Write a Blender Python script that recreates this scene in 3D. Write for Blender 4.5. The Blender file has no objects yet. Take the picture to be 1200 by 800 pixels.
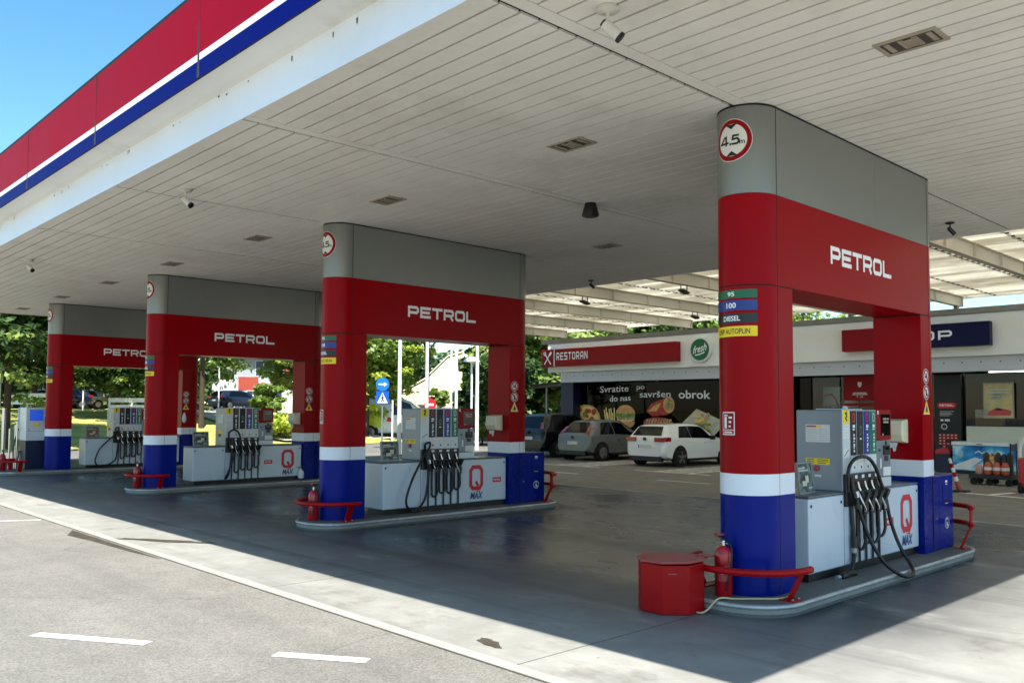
import bpy, bmesh, math, random
import numpy as np
from mathutils import Vector, Matrix
random.seed(7)
rng = np.random.default_rng(11)
S = bpy.context.scene
COL = S.collection
R = math.radians

# ------------------------------------------------------------------ camera, sky, sun, exposure
CAM = Vector((4.304, -7.162, 1.767))
_yaw, _pit, _rol = R(46.543), R(3.022), R(.27)
_d = Vector((-math.sin(_yaw)*math.cos(_pit), math.cos(_yaw)*math.cos(_pit), math.sin(_pit)))
_r = Vector((math.cos(_yaw), math.sin(_yaw), 0)); _u = _r.cross(_d)
_R = _r*math.cos(_rol)+_u*math.sin(_rol); _U = -_r*math.sin(_rol)+_u*math.cos(_rol)
cd = bpy.data.cameras.new('camera'); cam = bpy.data.objects.new('camera', cd); COL.objects.link(cam)
cam.matrix_world = Matrix(((_R.x, _U.x, -_d.x, CAM.x), (_R.y, _U.y, -_d.y, CAM.y), (_R.z, _U.z, -_d.z, CAM.z), (0, 0, 0, 1)))
cd.sensor_width = 36; cd.lens = 1008.491/1200*36; cd.shift_y = 27.129/1200; cd.clip_end = 2000; cd.clip_start = .1
S.camera = cam
SUN = Vector((2.4, -1.39, 4.59)).normalized()
W = bpy.data.worlds.new('World'); S.world = W; W.use_nodes = True
wn = W.node_tree; bg = wn.nodes['Background']; sky = wn.nodes.new('ShaderNodeTexSky')
sky.sky_type = 'NISHITA'; sky.sun_disc = False
sky.sun_elevation = math.asin(SUN.z); sky.sun_rotation = math.atan2(SUN.x, SUN.y)
sky.air_density = 1.0; sky.dust_density = .3; sky.ozone_density = 1.6
hsv = wn.nodes.new('ShaderNodeHueSaturation'); hsv.inputs['Hue'].default_value = .485; hsv.inputs['Saturation'].default_value = 1.25; wn.links.new(sky.outputs[0], hsv.inputs['Color']); wn.links.new(hsv.outputs[0], bg.inputs[0]); bg.inputs[1].default_value = .125
sl = bpy.data.lights.new('sun', 'SUN'); so = bpy.data.objects.new('sun', sl); COL.objects.link(so)
sl.energy = 5.0; sl.angle = R(.53); sl.color = (1, .97, .92)
so.rotation_euler = (-SUN).to_track_quat('-Z', 'Y').to_euler()
so.location = (10, -10, 30)
S.view_settings.view_transform = 'Standard'; S.view_settings.look = 'None'
S.view_settings.exposure = 1.06; S.view_settings.gamma = 1

def at(px, D, z=0.):
    """world point at bearing of photo column px, D metres along the view axis, height z"""
    v = _d + _R*((px-600)/1008.491) - _U*((480-427.1)/1008.491)
    p = CAM + v*D
    return Vector((p.x, p.y, z))

# ------------------------------------------------------------------ materials
def lin(c):
    return tuple((x/255/12.92 if x/255 <= .04045 else ((x/255+.055)/1.055)**2.4) for x in c)
MATS = {}
def pmat(name, rgb, rough=.5, metal=0., var=.12, scale=3., bump=0., bscale=60., coat=0., rvar=.1, emit=0., spec=.5, dirt=0., dirtcol=(60, 55, 48)):
    """procedural material: sRGB base colour broken up by noise, varied roughness, optional bump and grime"""
    m = bpy.data.materials.new(name); m.use_nodes = True
    nt = m.node_tree; N = nt.nodes; L = nt.links; b = N['Principled BSDF']
    tc = N.new('ShaderNodeTexCoord')
    n1 = N.new('ShaderNodeTexNoise'); n1.inputs['Scale'].default_value = scale; n1.inputs['Detail'].default_value = 6; n1.inputs['Roughness'].default_value = .6
    L.new(tc.outputs['Object'], n1.inputs['Vector'])
    base = lin(rgb)
    cr = N.new('ShaderNodeValToRGB')
    cr.color_ramp.elements[0].position = .3; cr.color_ramp.elements[1].position = .7
    cr.color_ramp.elements[0].color = tuple(min(1, c*(1-var)) for c in base)+(1,)
    cr.color_ramp.elements[1].color = tuple(min(1, c*(1+var)) for c in base)+(1,)
    L.new(n1.outputs['Fac'], cr.inputs['Fac'])
    out = cr.outputs['Color']
    if dirt > 0:
        n2 = N.new('ShaderNodeTexNoise'); n2.inputs['Scale'].default_value = scale*.7; n2.inputs['Detail'].default_value = 9; n2.inputs['Roughness'].default_value = .75
        mp = N.new('ShaderNodeMapping'); mp.inputs['Location'].default_value = (3.1, 7.7, 1.3); L.new(tc.outputs['Object'], mp.inputs['Vector']); L.new(mp.outputs[0], n2.inputs['Vector'])
        mr = N.new('ShaderNodeMapRange'); mr.inputs[1].default_value = .52; mr.inputs[2].default_value = .75; mr.inputs[4].default_value = dirt
        L.new(n2.outputs['Fac'], mr.inputs[0])
        mx = N.new('ShaderNodeMix'); mx.data_type = 'RGBA'; mx.inputs[7].default_value = lin(dirtcol)+(1,)
        L.new(mr.outputs[0], mx.inputs[0]); L.new(out, mx.inputs[6]); out = mx.outputs[2]
    L.new(out, b.inputs['Base Color'])
    rr = N.new('ShaderNodeMapRange'); rr.inputs[3].default_value = max(.03, rough-rvar); rr.inputs[4].default_value = min(1, rough+rvar)
    L.new(n1.outputs['Fac'], rr.inputs[0]); L.new(rr.outputs[0], b.inputs['Roughness'])
    b.inputs['Metallic'].default_value = metal
    b.inputs['Coat Weight'].default_value = coat; b.inputs['Coat Roughness'].default_value = .12
    b.inputs['Specular IOR Level'].default_value = spec
    if emit > 0:
        b.inputs['Emission Color'].default_value = base+(1,); b.inputs['Emission Strength'].default_value = emit
    if bump > 0:
        nb = N.new('ShaderNodeTexNoise'); nb.inputs['Scale'].default_value = bscale; nb.inputs['Detail'].default_value = 4
        L.new(tc.outputs['Object'], nb.inputs['Vector'])
        bp = N.new('ShaderNodeBump'); bp.inputs['Strength'].default_value = bump; bp.inputs['Distance'].default_value = .01
        L.new(nb.outputs['Fac'], bp.inputs['Height']); L.new(bp.outputs[0], b.inputs['Normal'])
    MATS[name] = m
    return m
M = MATS
pmat('red_panel', (146, 0, 12), .3, var=.06, scale=1.2, rvar=.08, spec=.09, bump=.05, bscale=1.6, dirt=.06, dirtcol=(70, 10, 12))
pmat('red_side', (150, 6, 20), .4, var=.1, scale=2)
pmat('blue_panel', (0, 26, 118), .28, var=.08, scale=1.5, rvar=.08, spec=.12, bump=.05, bscale=1.6, dirt=.14, dirtcol=(40, 44, 66))
pmat('white_panel', (222, 226, 230), .35, var=.03, scale=1.2, rvar=.08, dirt=.12)
pmat('grey_panel', (134, 138, 134), .34, metal=.5, var=.05, scale=1.1, rvar=.06)
pmat('seam', (22, 18, 18), .8)
pmat('fascia_red', (146, 0, 30), .5, var=.06, scale=.9, spec=.06)
pmat('fascia_blue', (0, 12, 100), .5, var=.08, scale=.9, spec=.06)
pmat('fascia_white', (225, 228, 232), .4, var=.04, scale=1)
pmat('soffit', (227, 224, 215), .5, var=.05, scale=.8, dirt=.32, dirtcol=(135, 128, 114), rvar=.12)
pmat('dark_gap', (10, 9, 8), .9)
pmat('gutter_face', (238, 240, 242), .4, var=.03, scale=.7, dirt=.12, dirtcol=(150, 145, 130))
pmat('gutter', (226, 226, 220), .5, var=.05, scale=.7, dirt=.4, dirtcol=(120, 110, 92))
pmat('lamp_frame', (158, 150, 132), .5, metal=.0, dirt=.5)
pmat('lamp_dark', (66, 60, 52), .6)
pmat('lamp_glass', (150, 142, 125), .25, dirt=.5)
pmat('cam_white', (205, 202, 192), .4)
pmat('black', (14, 14, 15), .45)
pmat('rubber', (10, 10, 11), .42, var=.2)
pmat('dark_plastic', (24, 24, 26), .4)
pmat('pump_grey', (196, 206, 214), .36, metal=.1, var=.04, scale=1.3, dirt=.16, dirtcol=(90, 90, 88))
pmat('pump_head', (128, 136, 142), .36, metal=.3, var=.05, scale=1.3, dirt=.1)
pmat('pump_top', (110, 112, 112), .3, metal=.3, var=.1)
pmat('pump_light', (200, 206, 210), .35, metal=.15, var=.04)
pmat('chrome', (200, 200, 200), .2, metal=1., var=.08)
pmat('steel_tube', (186, 187, 184), .42, metal=.5, var=.2, scale=5, dirt=.4)
pmat('kerb', (140, 139, 131), .75, var=.15, scale=4, bump=.3, dirt=.5)
pmat('island_top', (96, 95, 90), .7, var=.2, scale=3, bump=.3, dirt=.5, dirtcol=(40, 38, 36))
pmat('red_paint', (162, 5, 10), .4, spec=.2, var=.1, scale=5, dirt=.25, dirtcol=(90, 20, 16), bump=.05)
pmat('red_dusty', (164, 66, 62), .5, var=.15, scale=6, dirt=.4, dirtcol=(120, 70, 64))
pmat('extinguisher', (170, 10, 24), .3, var=.06, coat=.3)
pmat('label_white', (222, 222, 218), .5, var=.03)
pmat('label_grey', (190, 190, 186), .5, var=.06, scale=20)
pmat('yellow', (240, 208, 0), .45, var=.04)
pmat('green', (0, 98, 58), .4, var=.05)
pmat('panel_green', (0, 110, 82), .35, var=.06)
pmat('panel_blue', (20, 48, 130), .35, var=.06)
pmat('grade_blue', (22, 50, 130), .4, var=.05)
pmat('grade_black', (16, 20, 24), .4, var=.05)
pmat('q_red', (205, 28, 40), .4, var=.06)
pmat('q_blue', (20, 60, 120), .4, var=.06)
pmat('paper', (216, 216, 212), .6, var=.05, scale=30)
pmat('cream_plastic', (222, 214, 184), .45, var=.04)
pmat('letter_white', (244, 244, 244), .4, var=.02)
pmat('screen', (12, 13, 14), .15, var=.3, scale=30)
pmat('screen_blue', (30, 80, 200), .2, var=.2, scale=8, emit=.25)
pmat('pergola_steel', (212, 202, 180), .5, var=.05, scale=1.2, dirt=.25, dirtcol=(150, 130, 100))
pmat('rail_grey', (128, 122, 108), .55, var=.1)
pmat('shop_white', (238, 235, 224), .6, var=.03, scale=.6, dirt=.12, dirtcol=(170, 160, 140))
pmat('shop_grey', (196, 197, 198), .5, metal=.0, var=.05, scale=.8)
pmat('navy', (8, 26, 60), .4, var=.1)
pmat('sign_red', (140, 0, 10), .4, var=.05, spec=.2)
pmat('sign_blue', (3, 6, 58), .4, var=.05, spec=.2)
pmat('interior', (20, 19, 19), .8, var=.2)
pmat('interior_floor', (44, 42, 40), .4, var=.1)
pmat('tube_light', (255, 250, 240), .4, emit=3.)
pmat('beige', (190, 192, 176), .5, var=.06)
pmat('cardboard', (150, 118, 76), .8, var=.12)
pmat('car_white', (232, 232, 232), .22, var=.02, coat=1.)
pmat('car_grey', (112, 116, 116), .3, metal=.2, var=.03, coat=.4)
pmat('car_black', (12, 13, 16), .25, var=.05, coat=.3)
pmat('car_navy', (20, 24, 44), .25, var=.05, coat=1.)
pmat('car_silver', (168, 172, 176), .3, metal=.6, coat=1.)
pmat('van_lime', (196, 214, 60), .3, coat=.6)
pmat('car_glass', (10, 12, 13), .05, var=.2, scale=1.5, spec=.3)
pmat('tyre', (18, 18, 18), .8)
pmat('rim_silver', (160, 160, 160), .3, metal=.8)
pmat('rim_dark', (60, 60, 62), .3, metal=.8)
pmat('tail_red', (150, 8, 16), .15, var=.15, scale=12, coat=1.)
pmat('plate', (200, 202, 204), .5, var=.3, scale=26)
pmat('pole_white', (236, 236, 236), .45)
pmat('galv', (150, 155, 158), .45, metal=.6)
pmat('sign_sky', (20, 110, 205), .4, var=.04)
pmat('sign_mid', (14, 82, 180), .4, var=.04)
pmat('bark', (70, 54, 42), .9, var=.3, scale=8, bump=.6, bscale=20)
pmat('house_white', (226, 224, 214), .8, var=.04)
pmat('house_cream', (232, 222, 178), .8, var=.04)
pmat('house_grey', (150, 156, 162), .7, var=.06)
pmat('brick', (170, 74, 56), .85, var=.15, scale=6)
pmat('roof_tile', (120, 62, 48), .85, var=.2, scale=5)
pmat('window_glass', (60, 74, 86), .08, var=.3, scale=.7, spec=.8)
pmat('carport_roof', (44, 42, 38), .6, var=.2)
pmat('white_line', (212, 210, 202), .75, var=.1, scale=9, dirt=.8, dirtcol=(140, 137, 130), bump=.2)
pmat('lot_line', (232, 230, 222), .7, var=.06, scale=6, dirt=.3, dirtcol=(150, 146, 138))
pmat('cable', (196, 186, 140), .6)
pmat('oil_stain', (74, 68, 58), .5, var=.3, scale=5)
pmat('freezer_white', (214, 220, 224), .35)
pmat('charcoal', (60, 52, 42), .8, var=.4, scale=12)
pmat('bag_print', (190, 90, 60), .5, var=.5, scale=14)
pmat('bag_pink', (205, 150, 140), .6, var=.25, scale=10)
pmat('machine_red', (176, 16, 26), .35, coat=.4, var=.06)
pmat('lime', (110, 200, 50), .5)
pmat('bag_white', (214, 218, 222), .35, var=.08, scale=9)
pmat('tank_blue', (60, 130, 190), .35, var=.15)

def ramp_mat(name, stops, scale=8., detail=5., rough=.5, voronoi=False):
    """multi-colour mottled print: noise through a colour ramp"""
    m = bpy.data.materials.new(name); m.use_nodes = True
    nt = m.node_tree; N = nt.nodes; L = nt.links; b = N['Principled BSDF']
    tc = N.new('ShaderNodeTexCoord')
    if voronoi:
        n = N.new('ShaderNodeTexVoronoi'); n.inputs['Scale'].default_value = scale; src = n.outputs['Color']
        L.new(tc.outputs['Object'], n.inputs['Vector']); bw = N.new('ShaderNodeRGBToBW'); L.new(src, bw.inputs[0]); src = bw.outputs[0]
    else:
        n = N.new('ShaderNodeTexNoise'); n.inputs['Scale'].default_value = scale; n.inputs['Detail'].default_value = detail; src = n.outputs['Fac']
        L.new(tc.outputs['Object'], n.inputs['Vector'])
    cr = N.new('ShaderNodeValToRGB'); e = cr.color_ramp.elements
    while len(e) < len(stops): e.new(.5)
    for k, (p, c) in enumerate(stops):
        e[k].position = p; e[k].color = lin(c)+(1,)
    L.new(src, cr.inputs['Fac']); L.new(cr.outputs[0], b.inputs['Base Color']); b.inputs['Roughness'].default_value = rough
    MATS[name] = m; return m
ramp_mat('pizza', [(.3, (210, 150, 70)), (.45, (186, 74, 36)), (.55, (230, 190, 110)), (.7, (120, 40, 24))], 7)
ramp_mat('bun', [(.3, (190, 118, 52)), (.7, (222, 158, 84))], 3)
ramp_mat('salad', [(.3, (70, 110, 30)), (.5, (150, 170, 50)), (.62, (190, 60, 30)), (.75, (90, 50, 20))], 9)
ramp_mat('fries', [(.35, (236, 196, 70)), (.65, (190, 130, 40))], 12)
ramp_mat('wrap', [(.3, (206, 150, 90)), (.5, (178, 84, 40)), (.65, (130, 30, 20))], 6)
ramp_mat('tray', [(.3, (214, 208, 186)), (.6, (196, 186, 160))], 3)
ramp_mat('meat', [(.3, (214, 170, 110)), (.45, (160, 96, 50)), (.6, (225, 200, 150)), (.7, (90, 50, 26))], 10)
ramp_mat('freezer_print', [(.3, (8, 70, 150)), (.45, (30, 150, 205)), (.56, (190, 230, 240)), (.68, (20, 110, 185))], 1.6, 3)
ramp_mat('poster', [(.32, (84, 116, 134)), (.45, (176, 166, 112)), (.6, (206, 186, 124)), (.72, (170, 90, 60))], 2.2, 3)
ramp_mat('ad_print', [(.3, (26, 34, 36)), (.5, (66, 80, 78)), (.6, (120, 140, 130)), (.72, (40, 44, 44))], 9, 4)
ramp_mat('hazard', [(.49, (228, 226, 220)), (.51, (190, 20, 26))], 1)
ramp_mat('goods', [(.2, (40, 30, 30)), (.4, (180, 60, 50)), (.5, (220, 200, 190)), (.65, (60, 70, 50)), (.8, (200, 150, 60))], 14, voronoi=True)

# --- ground materials
def ground_mat(name, kind):
    m = bpy.data.materials.new(name); m.use_nodes = True
    nt = m.node_tree; N = nt.nodes; L = nt.links; b = N['Principled BSDF']
    tc = N.new('ShaderNodeTexCoord')
    def noise(s, det=6, rough=.6, vec=None, loc=(0, 0, 0), sc=(1, 1, 1)):
        mp = N.new('ShaderNodeMapping'); mp.inputs['Location'].default_value = loc; mp.inputs['Scale'].default_value = sc
        L.new(tc.outputs['Object'], mp.inputs['Vector'])
        n = N.new('ShaderNodeTexNoise'); n.inputs['Scale'].default_value = s; n.inputs['Detail'].default_value = det; n.inputs['Roughness'].default_value = rough
        L.new(mp.outputs[0], n.inputs['Vector']); return n.outputs['Fac']
    def ramp(src, a, ca, bb, cb):
        r = N.new('ShaderNodeValToRGB'); r.color_ramp.elements[0].position = a; r.color_ramp.elements[1].position = bb
        r.color_ramp.elements[0].color = lin(ca)+(1,); r.color_ramp.elements[1].color = lin(cb)+(1,); L.new(src, r.inputs[0]); return r.outputs[0]
    def mapr(src, a, bb, c, d):
        r = N.new('ShaderNodeMapRange'); L.new(src, r.inputs[0]); r.inputs[1].default_value = a; r.inputs[2].default_value = bb; r.inputs[3].default_value = c; r.inputs[4].default_value = d; return r.outputs[0]
    def mix(f, a, c, blend='MIX'):
        x = N.new('ShaderNodeMix'); x.data_type = 'RGBA'; x.blend_type = blend
        if isinstance(f, float): x.inputs[0].default_value = f
        else: L.new(f, x.inputs[0])
        for s, k in ((a, 6), (c, 7)):
            if isinstance(s, tuple): x.inputs[k].default_value = lin(s)+(1,)
            else: L.new(s, x.inputs[k])
        return x.outputs[2]
    def math_(op, a, bb=None):
        x = N.new('ShaderNodeMath'); x.operation = op
        for s, k in ((a, 0), (bb, 1)):
            if s is None: continue
            if isinstance(s, (int, float)): x.inputs[k].default_value = s
            else: L.new(s, x.inputs[k])
        return x.outputs[0]
    big = noise(.35, 5); med = noise(2.2, 8, .7, loc=(5, 2, 0)); fine = noise(70, 3, .7)
    if kind == 'asphalt':
        c = ramp(big, .35, (136, 132, 124), .7, (158, 153, 144))
        c = mix(mapr(med, .4, .7, 0, .6), c, (124, 120, 112))
        tk = mapr(noise(.8, 6, .65, loc=(4, 4, 0), sc=(.12, 1.2, 1)), .5, .72, 0, .4); c = mix(tk, c, (104, 102, 98))
        sp = mapr(noise(14, 2, .6, loc=(2, 8, 0)), .72, .76, 0, .6); c = mix(sp, c, (84, 82, 78))
        vor = N.new('ShaderNodeTexVoronoi'); vor.inputs['Scale'].default_value = 85; L.new(tc.outputs['Object'], vor.inputs['Vector'])
        bw = N.new('ShaderNodeRGBToBW'); L.new(vor.outputs['Color'], bw.inputs[0])
        c = mix(.52, c, ramp(bw.outputs[0], .2, (118, 116, 110), .9, (255, 252, 246)), 'MULTIPLY')
        # repaired cracks
        w = N.new('ShaderNodeTexVoronoi'); w.feature = 'DISTANCE_TO_EDGE'; w.inputs['Scale'].default_value = .22
        mp = N.new('ShaderNodeMapping'); L.new(tc.outputs['Object'], mp.inputs[0])
        nw = N.new('ShaderNodeTexNoise'); nw.inputs['Scale'].default_value = 1.3; nw.inputs['Detail'].default_value = 5; L.new(tc.outputs['Object'], nw.inputs[0])
        ad = N.new('ShaderNodeVectorMath'); ad.operation = 'MULTIPLY_ADD'; L.new(nw.outputs['Color'], ad.inputs[0]); ad.inputs[1].default_value = (.9, .9, 0); L.new(tc.outputs['Object'], ad.inputs[2]); L.new(ad.outputs[0], w.inputs['Vector'])
        crack = mapr(w.outputs['Distance'], .0, .004, .35, 0)
        c = mix(crack, c, (60, 57, 53))
        L.new(c, b.inputs['Base Color']); L.new(mapr(med, .3, .7, .72, .92), b.inputs['Roughness'])
        bp = N.new('ShaderNodeBump'); bp.inputs['Strength'].default_value = .5; bp.inputs['Distance'].default_value = .006; L.new(bw.outputs[0], bp.inputs['Height']); L.new(bp.outputs[0], b.inputs['Normal'])
    elif kind == 'lot':
        c = ramp(big, .35, (124, 118, 110), .7, (142, 136, 127))
        c = mix(mapr(med, .4, .7, 0, .5), c, (110, 105, 98))
        c = mix(.6, c, ramp(noise(120, 2), .3, (150, 150, 150), .7, (255, 255, 255)), 'MULTIPLY')
        L.new(c, b.inputs['Base Color']); L.new(mapr(med, .3, .7, .6, .85), b.inputs['Roughness'])
    else:
        c = ramp(big, .3, (138, 136, 128), .7, (164, 161, 152))
        c = mix(mapr(med, .35, .75, 0, .6), c, (114, 112, 104))
        # canopy shade painted into the colour with oil and soot, fading at sunlit edges
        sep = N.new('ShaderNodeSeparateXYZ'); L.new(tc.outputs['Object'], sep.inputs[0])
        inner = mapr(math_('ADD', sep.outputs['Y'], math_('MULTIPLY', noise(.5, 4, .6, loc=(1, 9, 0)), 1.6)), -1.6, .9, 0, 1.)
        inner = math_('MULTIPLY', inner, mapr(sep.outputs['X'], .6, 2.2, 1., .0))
        shade_wear = math_('MULTIPLY', inner, mapr(noise(.55, 6, .65, loc=(7, 3, 0), sc=(.55, 1, 1)), .3, .62, .8, 1.))
        c = mix(shade_wear, c, (28, 40, 50))
        tk = math_('MULTIPLY', mapr(noise(1., 5, .6, loc=(9, 1, 0), sc=(.07, 2.6, 1)), .56, .68, 0, .5), mapr(sep.outputs['Y'], -3., -1., .35, 1.))
        c = mix(tk, c, (48, 48, 47))
        st = mapr(noise(1.1, 7, .72, loc=(11, 4, 0)), .56, .70, 0, .5)
        c = mix(st, c, (84, 78, 68))
        lt = mapr(noise(1.6, 7, .7, loc=(21, 14, 0), sc=(.4, 1, 1)), .56, .7, 0, .4); c = mix(lt, c, (180, 175, 163))
        sp = mapr(noise(9, 3, .6, loc=(2, 8, 0)), .7, .74, 0, .6)
        c = mix(sp, c, (58, 55, 50))
        fx = math_('ABSOLUTE', math_('SUBTRACT', math_('FRACT', math_('DIVIDE', math_('ADD', sep.outputs['X'], 353.08), 3.53)), .0))
        jx = math_('LESS_THAN', fx, .0042)
        fy = math_('FRACT', math_('DIVIDE', math_('ADD', sep.outputs['Y'], 497-1.92), 4.97))
        jy = math_('LESS_THAN', fy, .0036)
        j = math_('MULTIPLY', math_('MAXIMUM', jx, jy), .75)
        c = mix(j, c, (40, 38, 35))
        L.new(c, b.inputs['Base Color'])
        rg = mapr(noise(.9, 6, .6, loc=(3, 3, 3), sc=(.6, 1, 1)), .3, .7, .16, .42)
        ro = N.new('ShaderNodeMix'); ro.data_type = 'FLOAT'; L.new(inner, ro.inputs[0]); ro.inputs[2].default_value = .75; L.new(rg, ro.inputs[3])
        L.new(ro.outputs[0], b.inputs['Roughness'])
        bp = N.new('ShaderNodeBump'); bp.inputs['Strength'].default_value = .12; bp.inputs['Distance'].default_value = .004; L.new(fine, bp.inputs['Height']); L.new(bp.outputs[0], b.inputs['Normal'])
    MATS[name] = m; return m
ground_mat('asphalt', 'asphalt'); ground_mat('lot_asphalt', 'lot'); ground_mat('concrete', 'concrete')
ramp_mat('grass', [(.3, (138, 144, 62)), (.5, (166, 162, 84)), (.7, (192, 182, 112))], 1.1, 8, .9)
pmat('pavement', (186, 180, 166), .8, var=.08, scale=.8)

def leaf_mat(name, c1, c2, trans=.35):
    m = bpy.data.materials.new(name); m.use_nodes = True
    nt = m.node_tree; N = nt.nodes; L = nt.links
    for n in list(N): N.remove(n)
    o = N.new('ShaderNodeOutputMaterial'); d = N.new('ShaderNodeBsdfPrincipled'); t = N.new('ShaderNodeBsdfTranslucent'); mx = N.new('ShaderNodeMixShader')
    g = N.new('ShaderNodeNewGeometry'); r = N.new('ShaderNodeValToRGB')
    r.color_ramp.elements[0].color = lin(c1)+(1,); r.color_ramp.elements[1].color = lin(c2)+(1,)
    L.new(g.outputs['Random Per Island'], r.inputs[0]); L.new(r.outputs[0], d.inputs['Base Color'])
    hs = N.new('ShaderNodeHueSaturation'); hs.inputs['Hue'].default_value = .485; hs.inputs['Value'].default_value = 1.3; L.new(r.outputs[0], hs.inputs['Color']); L.new(hs.outputs[0], t.inputs[0])
    d.inputs['Roughness'].default_value = .45; d.inputs['Specular IOR Level'].default_value = .4
    mx.inputs[0].default_value = trans; L.new(d.outputs[0], mx.inputs[1]); L.new(t.outputs[0], mx.inputs[2]); L.new(mx.outputs[0], o.inputs[0])
    MATS[name] = m
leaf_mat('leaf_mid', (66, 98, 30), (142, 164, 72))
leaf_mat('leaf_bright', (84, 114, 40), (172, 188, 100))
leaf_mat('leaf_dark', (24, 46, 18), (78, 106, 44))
leaf_mat('leaf_lime', (128, 154, 40), (196, 204, 88))

def slat_mat():
    m = bpy.data.materials.new('louvre'); m.use_nodes = True
    nt = m.node_tree; N = nt.nodes; L = nt.links
    d = N['Principled BSDF']; o = N['Material Output']; t = N.new('ShaderNodeBsdfTranslucent'); mx = N.new('ShaderNodeMixShader')
    n = N.new('ShaderNodeTexNoise'); n.inputs['Scale'].default_value = 2.; n.inputs['Detail'].default_value = 5
    tc = N.new('ShaderNodeTexCoord'); L.new(tc.outputs['Object'], n.inputs['Vector'])
    r = N.new('ShaderNodeValToRGB'); r.color_ramp.elements[0].position = .3; r.color_ramp.elements[1].position = .7
    r.color_ramp.elements[0].color = lin((206, 200, 184))+(1,); r.color_ramp.elements[1].color = lin((244, 241, 230))+(1,)
    gi = N.new('ShaderNodeNewGeometry'); av = N.new('ShaderNodeMath'); av.operation = 'MULTIPLY_ADD'; L.new(gi.outputs['Random Per Island'], av.inputs[0]); av.inputs[1].default_value = .5; ad2 = N.new('ShaderNodeMath'); ad2.operation = 'MULTIPLY'; ad2.inputs[1].default_value = .5; L.new(n.outputs['Fac'], ad2.inputs[0]); L.new(ad2.outputs[0], av.inputs[2])
    L.new(av.outputs[0], r.inputs[0]); L.new(r.outputs[0], d.inputs['Base Color']); L.new(r.outputs[0], t.inputs[0]); d.inputs['Roughness'].default_value = .6
    mx.inputs[0].default_value = .6; L.new(d.outputs[0], mx.inputs[1]); L.new(t.outputs[0], mx.inputs[2]); L.new(mx.outputs[0], o.inputs[0])
    MATS['louvre'] = m
slat_mat()
def glass_mat(name, tint, refl=.12):
    m = bpy.data.materials.new(name); m.use_nodes = True
    nt = m.node_tree; N = nt.nodes; L = nt.links
    for n in list(N): N.remove(n)
    o = N.new('ShaderNodeOutputMaterial'); t = N.new('ShaderNodeBsdfTransparent'); g = N.new('ShaderNodeBsdfGlossy'); mx = N.new('ShaderNodeMixShader')
    t.inputs[0].default_value = tint+(1,); g.inputs['Roughness'].default_value = .02
    fr = N.new('ShaderNodeFresnel'); fr.inputs[0].default_value = 1.5
    ns = N.new('ShaderNodeTexNoise'); ns.inputs['Scale'].default_value = .8; bp = N.new('ShaderNodeBump'); bp.inputs['Strength'].default_value = .02; bp.inputs['Distance'].default_value = .05
    tc = N.new('ShaderNodeTexCoord'); L.new(tc.outputs['Object'], ns.inputs['Vector']); L.new(ns.outputs['Fac'], bp.inputs['Height']); L.new(bp.outputs[0], g.inputs['Normal'])
    mm = N.new('ShaderNodeMath'); mm.operation = 'MULTIPLY'; mm.inputs[1].default_value = refl; L.new(fr.outputs[0], mm.inputs[0])
    L.new(mm.outputs[0], mx.inputs[0]); L.new(t.outputs[0], mx.inputs[1]); L.new(g.outputs[0], mx.inputs[2]); L.new(mx.outputs[0], o.inputs[0])
    MATS[name] = m
glass_mat('shop_glass', (.8, .82, .82), .45); glass_mat('dark_glass', (.05, .055, .055), .22)

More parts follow.
